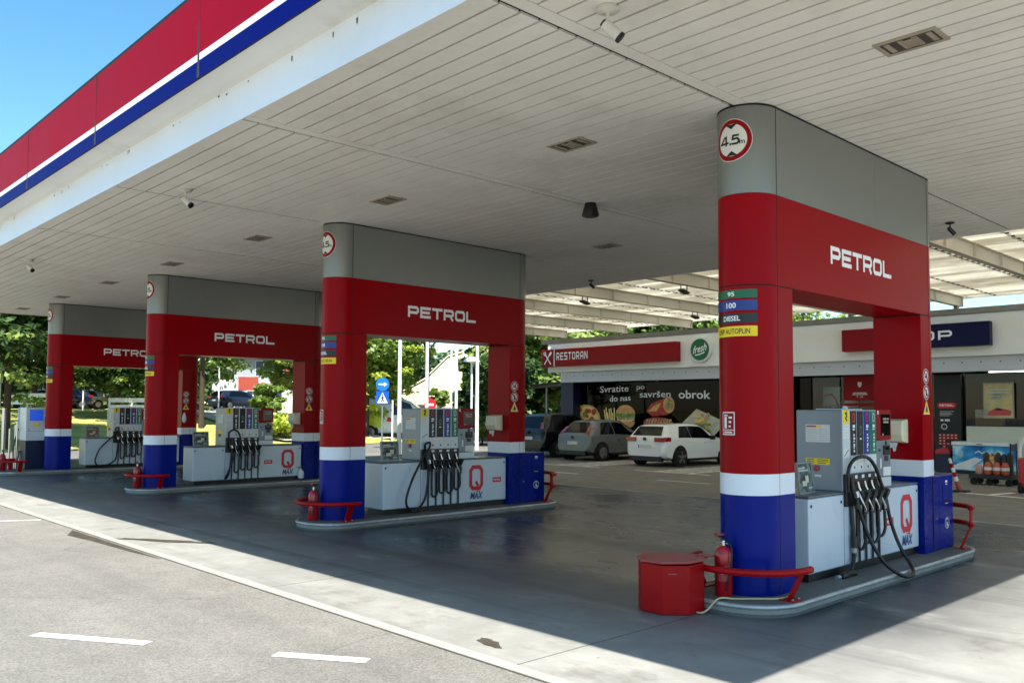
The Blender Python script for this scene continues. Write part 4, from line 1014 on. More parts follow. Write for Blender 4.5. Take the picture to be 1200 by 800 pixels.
# power cable on the nearest island
f = MB(); f.tube(smooth_path([(.42, -.06, ZI+.03), (.38, -.2, ZI+.012), (.25, -.36, ZI+.012), (.12, -.5, ZI+.012), (.04, -.63, ZI+.02), (-.02, -.70, .05), (-.06, -.76, .02), (-.2, -.72, .018), (-.3, -.6, .018)], 8), .008, 'cable', 8)
o = f.build('cable', smooth=True); settle(o, (.1, -.5, ZI)); tag(o, 'thin pale cable lying over the kerb of the nearest island', 'cable')

# white bottle hung on the third cabinet
t = thing('plastic_bottle', 'white plastic bottle hanging on the third pump cabinet corner', 'bottle', (-2*SP+.26, 3.22, .15))
f = MB(); f.lathe((-2*SP+.27, 3.225, .15), [(.06, 0), (.07, .02), (.07, .13), (.05, .18), (.02, .2), (.02, .23)], 'bag_white', 16); f.build('body', t, smooth=True)
f = MB(); f.box(-2*SP+.22, -2*SP+.3, 3.15, 3.3, .405, .412, 'black'); f.tube([(-2*SP+.27, 3.225, .375), (-2*SP+.27, 3.225, .41)], .006, 'black', 6); f.build('holder', t)

# far left dispenser with blue screen
X4 = -3*SP
t = thing('fuel_dispenser', 'tall grey dispenser with a blue screen and steel posts at the far left end', 'fuel dispenser', (X4-.65, -.45, ZI))
f = MB(); f.box(X4-.95, X4-.36, -.68, -.20, ZI, .88, 'navy'); f.box(X4-.955, X4-.355, -.685, -.195, .885, 1.78, 'pump_light'); f.build('cabinet', t, bevel=.01)
f = MB(); f.box(X4-.356, X4-.348, -.60, -.27, 1.42, 1.72, 'screen_blue'); f.build('screen', t)
f = MB(); f.box(X4-.356, X4-.35, -.52, -.36, 1.28, 1.35, 'yellow'); f.build('sticker', t)
f = MB(); f.box(X4-.356, X4-.352, -.66, -.22, 1.14, 1.146, 'seam'); f.box(X4-.356, X4-.350, -.62, -.6, 1.18, 1.2, 'black'); f.box(X4-.356, X4-.350, -.27, -.25, 1.18, 1.2, 'black'); f.build('panel_joint', t)
f = MB(); f.box(X4-1.28, X4-1.0, -.66, -.25, .9, 1.78, 'tank_blue'); f.build('side_box', t, bevel=.01)
for k, (xx, yy) in enumerate(((X4-1.5, -.95), (X4-1.05, -.9), (X4-.98, -.78), (X4-.9, -.76))):
    f = MB(); f.tube([(xx, yy, ZI), (xx, yy, 1.76 if k == 0 else 1.1+.1*k)], .05 if k == 0 else .026, 'chrome', 12); f.build('steel_post', t, smooth=True)
f = MB(); f.tube(smooth_path([(X4-.92, -.72, 1.2), (X4-.9, -.82, .8), (X4-.86, -.84, .4), (X4-.85, -.75, .3), (X4-.88, -.7, .6)]), .018, 'rubber', 8); f.build('hose', t, smooth=True)

# ================================================================== PERGOLA BETWEEN CANOPY AND SHOP
pg = thing('pergola', 'cream steel beams carrying white louvre slats between the canopy and the shop', 'pergola', (-9, 13, 4.7))
bx = [7.5, 4.5, 1.5, -1.5, -4.45, -7.45, -10.45, -13.45, -16.4, -19.5]
for x in bx:
    f = MB(); f.box(x-.07, x+.07, 7.56, 18.4, 4.70, 4.716, 'pergola_steel'); f.box(x-.008, x+.008, 7.56, 18.4, 4.717, 4.98, 'pergola_steel'); f.box(x-.07, x+.07, 7.56, 18.4, 4.981, 4.997, 'pergola_steel')
    y = 9.
    while y < 18: f.box(x-.06, x-.009, y-.005, y+.005, 4.717, 4.98, 'pergola_steel'); f.box(x+.009, x+.06, y-.005, y+.005, 4.717, 4.98, 'pergola_steel'); y += 1.5
    f.box(x-.072, x+.072, 18.4, 18.41, 4.70, 4.997, 'pergola_steel')
    f.build('beam', pg)
f = MB(); f.box(-20.5, 9, 18.0, 18.12, 4.46, 4.62, 'rail_grey'); 
for x in bx: f.box(x-.05, x+.05, 18.0, 18.12, 4.621, 4.699, 'rail_grey')
f.build('edge_rail', pg)
f = MB()
y = 7.6; xs = [-20.6, -15.2, -9.8, -4.4, 1.0, 6.4, 9.0]
while y < 19.0:
    for xa, xb in zip(xs[:-1], xs[1:]):
        dz = random.uniform(-.006, .006); w = .186; h = .055+random.uniform(-.006, .006)
        f.obox(((xa+xb)/2, y+.17, 5.075+dz), ((xb-xa)/2-.004, 0, 0), (0, w, -h), (0, .003, .008), 'louvre')
    y += .34
f.build('louvre_slat', pg); bpy.data.objects['louvre_slat']['kind'] = 'stuff'
f = MB()
for k in range(len(bx)-1):
    for q in (.25, .75):
        x = bx[k+1]+(bx[k]-bx[k+1])*q; f.box(x-.02, x+.02, 7.6, 19.1, 5.15, 5.19, 'rail_grey')
        y = 7.6
        while y < 19.: f.box(x-.03, x+.03, y-.03, y+.012, 4.998, 5.02, 'lamp_dark'); y += .34
f.build('slat_bracket', pg)
# floodlights under the beams
def flood(x, y, label):
    t = thing('floodlight', label, 'floodlight', (x, y, 4.7), 'floodlights under the pergola beams')
    f = MB(); f.box(x-.09, x-.08, y-.015, y+.015, 4.56, 4.699, 'black'); f.box(x+.08, x+.09, y-.015, y+.015, 4.56, 4.699, 'black'); f.build('bracket', t)
    f = MB(); f.obox((x, y, 4.55), (.079, 0, 0), (0, .13, -.03), (0, .008, .025), 'lamp_dark'); f.build('housing', t, bevel=.01)
flood(-10.45, 9.4, 'dark floodlight under a pergola beam beside the second portal'); flood(-10.45, 14.3, 'dark floodlight under a pergola beam beside the foreground column'); flood(-16.4, 11.3, 'small far floodlight under a pergola beam above the shop corner'); flood(-7.45, 9.5, 'dark floodlight under the pergola beam nearest the foreground portal')

# ================================================================== SHOP BUILDING
sh = thing('shop_building', 'low shop and restaurant with a white parapet, dark glass front and red and blue signs', 'building', (-7, 22, 0))
f = MB(); f.box(-21.1, 12, 19.0, 19.4, 3.36, 4.55, 'shop_white'); f.box(-21.1, -20.7, 19.41, 30, 3.36, 4.55, 'shop_white'); f.box(-21.14, 12.04, 18.97, 19.45, 4.55, 4.58, 'shop_white'); f.build('parapet', sh, bevel=.01)
f = MB(); f.box(-20.5, 12, 19.15, 19.5, 2.93, 3.355, 'shop_grey'); 
for k in range(60):
    f.lathe((-20.2+.5*k, 19.149, 3.19), [(.022, 0), (.022, -.006)], 'lamp_dark', 8, 'y')
f.build('lintel_panel', sh)
f = MB(); f.box(-21.0, 12, 19.5, 30, 4.2, 4.3, 'carport_roof'); f.build('roof', sh)
f = MB(); f.box(-20.9, -20.2, 19.6, 20.2, 0, 2.925, 'navy'); f.build('pillar', sh)
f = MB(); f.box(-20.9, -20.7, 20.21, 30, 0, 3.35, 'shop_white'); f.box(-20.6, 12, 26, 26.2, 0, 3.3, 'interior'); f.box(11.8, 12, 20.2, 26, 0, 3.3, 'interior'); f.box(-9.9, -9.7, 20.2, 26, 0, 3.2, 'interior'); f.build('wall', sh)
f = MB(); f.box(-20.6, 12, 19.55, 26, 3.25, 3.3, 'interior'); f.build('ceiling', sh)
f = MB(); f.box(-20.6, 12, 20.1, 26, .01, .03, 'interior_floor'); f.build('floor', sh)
xw = [-20.15, -18.2, -16.4, -14.6, -12.8, -11.2, -9.75]
for a, b in zip(xw[:-1], xw[1:]):
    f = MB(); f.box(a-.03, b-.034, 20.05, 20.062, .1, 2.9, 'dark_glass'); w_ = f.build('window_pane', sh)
    f = MB(); f.box(a-.03, a+.02, 20.07, 20.15, 0.03, 2.925, 'black'); f.box(a+.021, b-.031, 20.07, 20.15, .03, .1, 'black'); f.build('frame', w_)
for a, b in ((-9.7, -8.75), (-8.7, -7.6), (-7.55, -6.4), (-6.35, -5.75), (-5.0, -3.2), (-3.1, -1.2), (-1.1, 1.5), (1.6, 4.5)):
    f = MB(); f.box(a-.03, b-.034, 20.05, 20.062, .1, 2.9, 'shop_glass'); w_ = f.build('window_pane', sh)
    f = MB(); f.box(a-.03, a+.02, 20.07, 20.15, 0.03, 2.925, 'black'); f.build('frame', w_)
# restaurant sign box
f = MB(); f.box(-21.15, -20.48, 18.7, 18.98, 3.58, 4.3, 'sign_red'); f.box(-20.42, -14.3, 18.7, 18.98, 3.58, 4.3, 'sign_red'); f.box(-20.48, -20.42, 18.705, 18.97, 3.58, 4.3, 'label_white'); rs = f.build('restaurant_sign', sh, bevel=.01)
f = MB(); put(f, wide_text('RESTORAN', .17, .86, .26), plane_y(18.697, -19.45, 3.84), 'letter_white', .31, 1.72)
f.build('lettering', rs)
f = MB(); P = plane_y(18.697, -20.82, 3.94)
v_, f_ = stroke_poly([(-.19, -.26), (.12, .16)], .05); f.add([P(a.x, a.y) for a in v_], f_, 'letter_white'); f.poly([plane_y(18.696, -20.82, 3.94)(u, v) for u, v in ((.06, .14), (.14, .08), (.24, .2), (.22, .27), (.16, .27))], 'letter_white')
v_, f_ = stroke_poly([(.19, -.26), (-.14, .17)], .05); f.add([plane_y(18.695, -20.82, 3.94)(a.x, a.y) for a in v_], f_, 'letter_white'); 
for dx in (-.21, -.16, -.11):
    v_, f_ = stroke_poly([(dx+.03, .12+(dx+.16)*.6), (dx-.02, .27+(dx+.16)*.6)], .028); f.add([plane_y(18.694, -20.82, 3.94)(a.x, a.y) for a in v_], f_, 'letter_white')
f.build('cutlery_symbol', rs)
# round green sign
f = MB(); f.lathe((-13.4, 18.99, 3.965), [(.46, 0), (.46, -.1), (.44, -.11)], 'label_white', 36, 'y'); fg = f.build('round_sign', sh, smooth=True)
f = MB(); disc(f, plane_y(18.876, -13.4, 3.965), .39, 'green', 36); f.build('green_disc', fg)
f = MB(); put(f, font_text('fresh', .012, .3), lambda u, v: (-13.4+u, 18.873, 3.88+v+u*.22), 'letter_white', .26, .58)
v_, f_ = stroke_poly([(-.2, -.2), (.0, -.17), (.2, -.1)], .04); f.add([plane_y(18.873, -13.4, 3.965)(a.x, a.y) for a in v_], f_, 'letter_white'); f.build('lettering', fg)
# shop sign: red then blue
f = MB(); f.box(-8.06, -6.85, 18.72, 18.98, 3.63, 4.3, 'sign_red'); f.build('red_sign_panel', sh, bevel=.01)
f = MB(); f.box(-6.84, -3.83, 18.72, 18.98, 3.63, 4.3, 'sign_blue'); ss = f.build('shop_sign', sh, bevel=.01)
f = MB(); put(f, wide_text('SHOP', .22, 1.3, .35), plane_y(18.717, -5.72, 3.84), 'letter_white', .26, 1.83); f.build('lettering', ss)
# window lettering and food pictures on the restaurant glass
f = MB()
P = lambda x, z, sl=0.: (lambda u, v: (x+u, 20.044, z+v+u*sl))
put(f, font_text('Svratite', .01), P(-18.34, 2.53, .02), 'letter_white', .25, 1.5); put(f, font_text('do nas', .01), P(-18.03, 2.16, .04), 'letter_white', .22, 1.08)
put(f, font_text('po', .01), P(-16.98, 2.62), 'letter_white', .2, .4); put(f, font_text('savršen', .01), P(-16.28, 2.3), 'letter_white', .24, 1.5); put(f, font_text('obrok', .018), P(-14.45, 2.24, -.02), 'letter_white', .3, 1.42)
f.build('window_lettering', sh)
def decal(name, pts, mat, y=20.046):
    f = MB(); f.poly([(x, y, z) for x, z in pts], mat); return f.build(name, sh)
def ell(cx, cz, a, b, n=26, a0=0, a1=360): return [(cx+a*math.cos(R(a0+(a1-a0)*k/n))*(1+.03*math.sin(k*2.3)), cz+b*math.sin(R(a0+(a1-a0)*k/n))) for k in range(n+(a1-a0 < 360))]
ramp_mat('toast', [(.3, (206, 140, 70)), (.7, (232, 178, 110))], 4); ramp_mat('sauce', [(.35, (150, 30, 16)), (.65, (206, 70, 30))], 6)
ramp_mat('leafy', [(.35, (60, 110, 30)), (.65, (140, 170, 60))], 7); ramp_mat('cheese', [(.35, (236, 190, 90)), (.65, (246, 222, 150))], 5)
def layers(label, *ls):
    f = MB()
    for k, (pts, mat) in enumerate(ls): f.poly([(x, 20.047-.0012*k, z) for x, z in pts], mat)
    o = f.build('food_picture', sh); o['label'] = label
def circ(cx, cz, r, r2=None, n=14): return [(cx+r*math.cos(k*6.2832/n), cz+(r2 or r)*math.sin(k*6.2832/n)) for k in range(n)]
fr_ = random.Random(3)
layers('pizza picture', (circ(-19.9, 1.42, .82, .6, 30), 'toast'), (circ(-19.9, 1.43, .72, .52, 30), 'cheese'), *[(circ(-19.9+fr_.uniform(-.55, .55), 1.43+fr_.uniform(-.38, .38), fr_.uniform(.07, .13)), 'sauce' if k % 3 else 'leafy') for k in range(22)])
layers('burger and fries picture', *[([(-18.75+.07*k, 1.05), (-18.69+.07*k, 1.05), (-18.74+.09*k-.1, 1.8+.12*math.sin(k*2.2)), (-18.8+.09*k-.1, 1.8+.12*math.sin(k*2.2))], 'cheese') for k in range(7)],
       (ell(-17.75, 1.62, .5, .38, a0=0, a1=180), 'toast'), ([(-18.28+.1*k, 1.64+(.05 if k % 2 else -.02)) for k in range(11)]+[(-17.25, 1.5), (-18.25, 1.5)], 'leafy'), ([(-18.2, 1.5), (-17.28, 1.5), (-17.3, 1.36), (-18.18, 1.36)], 'meat'), ([(-18.25, 1.4), (-17.25, 1.4), (-17.6, 1.3), (-17.9, 1.33)], 'cheese'), (ell(-17.75, 1.34, .48, .3, a0=180, a1=360), 'toast'))
layers('wrap picture', ([(-16.7, 1.75), (-16.45, 2.05), (-15.7, 2.3), (-15.45, 2.2), (-15.4, 1.85), (-15.7, 1.62), (-16.4, 1.55)], 'sauce'), (circ(-15.62, 2.0, .27, .32, 18), 'toast'), (circ(-15.6, 2.0, .19, .24, 16), 'meat'), (circ(-15.62, 2.06, .09, .08), 'leafy'), ([(-16.62, 1.74), (-16.3, 1.98), (-15.95, 2.1), (-16.2, 1.75)], 'toast'))
layers('bacon plate picture', (circ(-16.15, 1.3, .72, .22, 24), 'sauce'), *[([(-16.8+.14*k, 1.2), (-16.7+.14*k, 1.2), (-16.6+.14*k, 1.45), (-16.7+.14*k, 1.45)], 'meat') for k in range(9)])
layers('grilled meat tray picture', ([(-15.2, 1.15), (-14.35, 1.85), (-13.05, 1.35), (-13.9, .6)], 'tray'), ([(-14.9, 1.17), (-14.3, 1.7), (-13.35, 1.33), (-13.95, .78)], 'beige'), *[(circ(-14.15+fr_.uniform(-.42, .42), 1.28+fr_.uniform(-.28, .34), fr_.uniform(.08, .17), fr_.uniform(.05, .1)), ('meat', 'toast', 'leafy', 'cheese')[k % 4]) for k in range(26)])
# interior of the shop
f = MB()
for k, (x, y, w_) in enumerate(((-4.9, 21.2, 1.3), (-3.4, 21.0, 1.6), (-1.6, 21.4, 1.6), (-4.3, 22.6, 1.6), (-2.2, 22.8, 1.8), (.5, 22, 1.8), (2.6, 21.4, 1.6))): f.box(x-w_/2, x+w_/2, y-.02, y+.02, 3.03, 3.06, 'tube_light')
f.build('ceiling_tube', sh)
f = MB(); f.box(-4.85, 1.0, 19.8, 20.02, .03, 1.36, 'beige'); f.box(-4.85, 1.0, 19.795, 19.8, .66, .67, 'lamp_frame'); f.build('counter', sh)
def single(mb, name, loc, label, cat, group=None, **k):
    o = mb.build(name, **k); settle(o, loc); tag(o, label, cat, group); return o
f = MB(); f.box(-4.7, -4.0, 20.1, 20.4, 1.38, 1.62, 'cardboard'); f.box(-4.7, -4.0, 20.1, 20.4, 1.621, 1.85, 'beige'); single(f, 'carton', (-4.35, 20.25, 1.38), 'brown and white carton stacked on the counter inside the shop', 'carton')
t = thing('drink_dispenser', 'grey and white machine with an orange arc behind the shop window beside the foreground column', 'machine', (-9.9, 21, .03))
f = MB(); f.box(-10.9+1.25, -9.0-.05, 20.6, 21.3, .03, 2.6, 'pump_grey'); f.build('housing', t, bevel=.02)
f = MB(); put(f, font_text('HUROZA', .01), plane_y(20.597, -9.33, 1.86), 'black', .13, .5); f.build('lettering', t)
f = MB(); v_, f_ = stroke_poly([(-9.6, 2.3), (-9.35, 2.35), (-9.2, 2.2), (-9.08, 1.9)], .07); f.add([(a.x, 20.597, a.y) for a in v_], f_, 'bag_print'); f.build('orange_arc', t)
f = MB(); f.lathe((-8.75, 20.7, 1.9), [(.25, 0), (.25, .62), (.27, .63), (.27, .68)], 'pump_light', 20); single(f, 'container', (-8.75, 20.7, 1.9), 'pale round container on the shelf inside the shop window', 'container', smooth=True)
f = MB(); f.box(-9.65, -7.6, 20.45, 20.95, 1.84, 1.9, 'dark_plastic'); f.box(-9.65, -7.6, 20.45, 20.95, .03, .09, 'dark_plastic'); single(f, 'window_shelf', (-8.6, 20.7, .03), 'dark shelf inside the shop window under the round container', 'shelf')
t = thing('notice_board', 'red opening hours board with white crest hanging above the nearest dispenser in the shop window', 'notice', (-8.1, 20.02, 2.1))
f = MB(); f.box(-8.62, -7.55, 19.97, 19.995, 2.13, 2.93, 'sign_red'); f.build('board', t)
f = MB(); P_ = plane_y(19.967, -8.08, 0); f.poly([P_(u, v) for u, v in ((-.07, 2.72), (.07, 2.72), (.06, 2.6), (0, 2.54), (-.06, 2.6))], 'label_white'); rect(f, P_, -.22, .22, 2.36, 2.385, 'label_white'); rect(f, P_, -.25, .25, 2.31, 2.335, 'label_white'); put(f, font_text('0 - 24', .01), P_ if False else (lambda u, v: P_(u, v+2.22)), 'label_white', .06, .2); f.build('print', t)
f = MB(); f.box(-8.6, -7.6, 19.98, 19.995, 1.95, 2.04, 'sign_red'); single(f, 'red_strip', (-8.1, 19.99, 1.95), 'narrow red strip on the shop window below the opening hours board', 'strip')
# totem by the door
t = thing('price_totem', 'black panel with red header and red grid of tiles beside the shop door', 'sign', (-5.38, 19.9, 0))
f = MB(); f.box(-5.75, -5.0, 19.85, 19.98, .03, 2.88, 'black'); f.build('panel', t, bevel=.01)
f = MB(); P_ = plane_y(19.848, -5.4, 0); Q_ = plane_y(19.846, -5.4, 0)
f.poly([P_(u, v) for u, v in ((-.26, 1.93), (-.2, 1.89), (.2, 1.89), (.26, 1.93), (.26, 2.01), (.2, 2.05), (-.2, 2.05), (-.26, 2.01))], 'q_red'); put(f, wide_text('PETROL', .24, 1.25, .22), lambda u, v: Q_(u, v+1.94), 'letter_white', .06, .4)
for k, w_ in enumerate((.4, .32, .36, .28)): rect(f, P_, -.2, -.2+w_, 1.78-.04*k, 1.795-.04*k, 'label_grey')
rect(f, P_, -.18, -.1, 1.5, 1.56, 'label_white'); rect(f, P_, -.06, .08, 1.5, 1.56, 'label_white'); ring(f, lambda u, v: P_(u-.08, v+1.34), .06, .09, 'label_grey', 16)
f.build('print', t)
f = MB()
for r_ in range(5):
    for c_ in range(5):
        if (r_, c_) in ((2, 2), (2, 3), (2, 4), (4, 0), (4, 2), (4, 3), (4, 4)): continue
        rect(f, P_, -.24+c_*.11, -.24+c_*.11+.085, 1.06-.085*r_, 1.06-.085*r_+.062, 'q_red'); rect(f, Q_, -.22+c_*.11, -.22+c_*.11+.04, 1.08-.085*r_, 1.08-.085*r_+.02, 'label_white')
f.build('tile_grid', t)
# poster
t = thing('poster', 'framed advertising poster with a sports car picture in the shop window', 'poster', (-4.02, 19.95, 1.6))
f = MB(); f.box(-4.42, -3.62, 19.93, 19.97, 1.6, 2.62, 'lamp_frame'); f.build('frame', t)
f = MB(); rect(f, plane_y(19.928, -4.02, 0), -.37, .37, 1.63, 2.59, 'poster'); 
for k, (a, b, z_) in enumerate(((-.3, -.12, 2.51), (-.3, .3, 2.4), (-.3, .28, 2.32), (-.3, .05, 2.22), (-.3, -.05, 2.1), (-.3, 0, 2.04))): rect(f, plane_y(19.926, -4.02, 0), a, b, z_, z_+(.04 if k in (1, 2) else .02), 'beige')
f.poly([plane_y(19.926, -4.02, 0)(u, v) for u, v in ((-.32, 1.68), (.3, 1.68), (.34, 1.8), (.2, 1.86), (-.05, 1.9), (-.25, 1.8))], 'machine_red'); f.poly([plane_y(19.9245, -4.02, 0)(u, v) for u, v in ((-.1, 1.82), (.12, 1.82), (.06, 1.88), (-.04, 1.885))], 'black')
f.build('print', t)
# freezer
t = thing('freezer', 'white topped chest freezer with a blue wave print in front of the shop window', 'freezer', (-4.3, 19.4, 0))
f = MB(); f.box(-5.0, -3.55, 19.1, 19.75, .12, .82, 'freezer_print'); f.build('body', t, bevel=.015)
f = MB(); f.box(-5.02, -3.53, 19.08, 19.77, .83, .93, 'freezer_white'); f.box(-4.35, -4.2, 19.07, 19.079, .86, .88, 'black'); f.build('lid', t, bevel=.015)
f = MB(); f.box(-4.95, -3.6, 19.15, 19.7, .01, .115, 'black'); f.build('base', t)
f = MB(); P_ = plane_y(19.096, -4.3, 0)
f.poly([P_(u, v) for u, v in ((-.68, .14), (-.3, .14), (.1, .45), (-.1, .5), (-.68, .25))], 'freezer_white'); ring(f, lambda u, v: plane_y(19.094, -4.78, .6)(u, v), .04, .07, 'label_grey', 14); v_, f_ = stroke_poly([(-.1, .62), (0, .68), (.08, .62), (.18, .66), (.3, .6)], .03); f.add([plane_y(19.094, -4.3, 0)(a.x, a.y) for a in v_], f_, 'freezer_white')
f.build('print', t)
# blue and red bin by the door
t = thing('waste_bin', 'small blue bin with a red lid beside the freezer', 'bin', (-5.35, 19.4, 0))
f = MB(); f.box(-5.55, -5.12, 19.25, 19.6, .01, .55, 'navy'); f.build('body', t, bevel=.01)
f = MB(); f.extr([(-5.55, 19.25, .555), (-5.12, 19.25, .555), (-5.15, 19.25, .68), (-5.3, 19.25, .74), (-5.52, 19.25, .68)], (0, .35, 0), 'machine_red'); f.build('lid', t, bevel=.01)
# flexible bollard
t = thing('bollard', 'leaning red and white striped plastic bollard on a black foot', 'bollard', (-2.9, 13.1, .008))
f = MB(); f.box(-2.9, -2.6, 13.1, 13.34, .008, .05, 'rubber'); f.build('foot', t, bevel=.01)
f = MB(); base = Vector((-2.78, 13.2, .05)); top = Vector((-2.93, 13.08, .74)); k = 7
for q in range(k): f.tube([base+(top-base)*(q/k), base+(top-base)*((q+.999)/k)], .05-.003*q, 'label_white' if q in (2, 4, 6) else ('red_dusty' if q < 2 else 'red_paint'), 14)
f.build('post', t, smooth=True)
# trolley with bags
t = thing('goods_trolley', 'low dark trolley on wheels loaded in front of the freezer', 'trolley', (-2.95, 15.9, 0))
f = MB(); f.box(-3.4, -2.45, 15.6, 16.15, .16, .26, 'dark_plastic'); f.build('deck', t, bevel=.01)
for x in (-3.3, -2.95, -2.52):
    f = MB(); f.lathe((x, 15.66, .085), [(.08, -.02), (.08, .02)], 'tyre', 14, 'y'); f.lathe((x, 16.1, .085), [(.08, -.02), (.08, .02)], 'tyre', 14, 'y'); f.build('wheel', t)
f = MB(); f.tube([(-2.47, 15.65, .26), (-2.47, 15.65, 1.02), (-2.47, 16.1, 1.02), (-2.47, 16.1, .26)], .016, 'black', 8); f.box(-2.49, -2.46, 15.66, 16.09, .84, 1.0, 'navy'); f.build('handle', t)
for k, (x, mt, h) in enumerate(((-3.2, 'bag_pink', .24), (-3.0, 'bag_print', .3), (-2.8, 'bag_print', .3), (-2.62, 'bag_print', .3))):
    f = MB(); f.lathe((x, 15.75, .262), [(.07, 0), (.09, .04), (.085, h*.7), (.05, h)], mt, 12)
    if mt == 'bag_print': f.lathe((x, 15.75, .262+h*.35), [(.0905, 0), (.09, h*.25)], 'label_white', 12)
    o = f.build('bag', smooth=True); settle(o, (x, 15.75, .26)); tag(o, 'pinkish plump bag at the left end of the trolley' if k == 0 else 'orange printed charcoal bag standing on the trolley', 'bag', None if k == 0 else 'orange bags on the trolley')
f = MB()
for k in range(5): f.lathe((-3.1+.13*k, 15.97, .262), [(.06, 0), (.078, .04), (.078, .44-.03*(k % 2)), (.05, .5-.03*(k % 2)), (.03, .53-.03*(k % 2))], ('charcoal', 'goods', 'charcoal', 'navy', 'charcoal')[k], 10)
o = f.build('bottle_row', smooth=True); settle(o, (-2.9, 15.97, .26)); tag(o, 'dark mass of bottles behind the orange bags on the trolley', 'bottles', kind='stuff')
# red machine at the right edge
t = thing('gas_bottle_cart', 'red wheeled machine with a white hoop at the right edge of the picture', 'machine', (-1.45, 14.3, 0))
f = MB(); f.box(-1.85, -1.0, 14.0, 14.6, .1, .78, 'machine_red'); f.build('body', t, bevel=.06, segs=4)
f = MB(); f.lathe((-1.8, 14.05, .12), [(.12, -.04), (.12, .04)], 'tyre', 18, 'x'); f.lathe((-1.05, 14.05, .12), [(.12, -.04), (.12, .04)], 'tyre', 18, 'x'); f.build('wheel', t)
f = MB(); f.tube(smooth_path([(-1.82, 14.1, .78), (-1.8, 14.1, 1.05), (-1.66, 14.1, 1.25), (-1.4, 14.1, 1.31), (-1.1, 14.1, 1.28), (-1.0, 14.1, 1.0), (-1.0, 14.1, .78)], 6), .04, 'label_white', 10); f.build('hoop', t, smooth=True)
f = MB(); f.box(-1.72, -1.1, 14.15, 14.5, .785, 1.0, 'goods'); f.box(-1.62, -1.2, 14.12, 14.3, 1.005, 1.2, 'lime'); f.build('load', t, bevel=.02)
f = MB(); rect(f, plane_y(13.996, -1.45, 0), -.22, .2, .3, .6, 'machine_red'); 
for k in range(3): v_, f_ = stroke_poly([(-.2, .35+.09*k), (-.05, .42+.09*k), (.1, .36+.09*k), (.2, .42+.09*k)], .015); f.add([plane_y(13.993, -1.45, 0)(a.x, a.y) for a in v_], f_, 'red_dusty')
f.build('print', t)

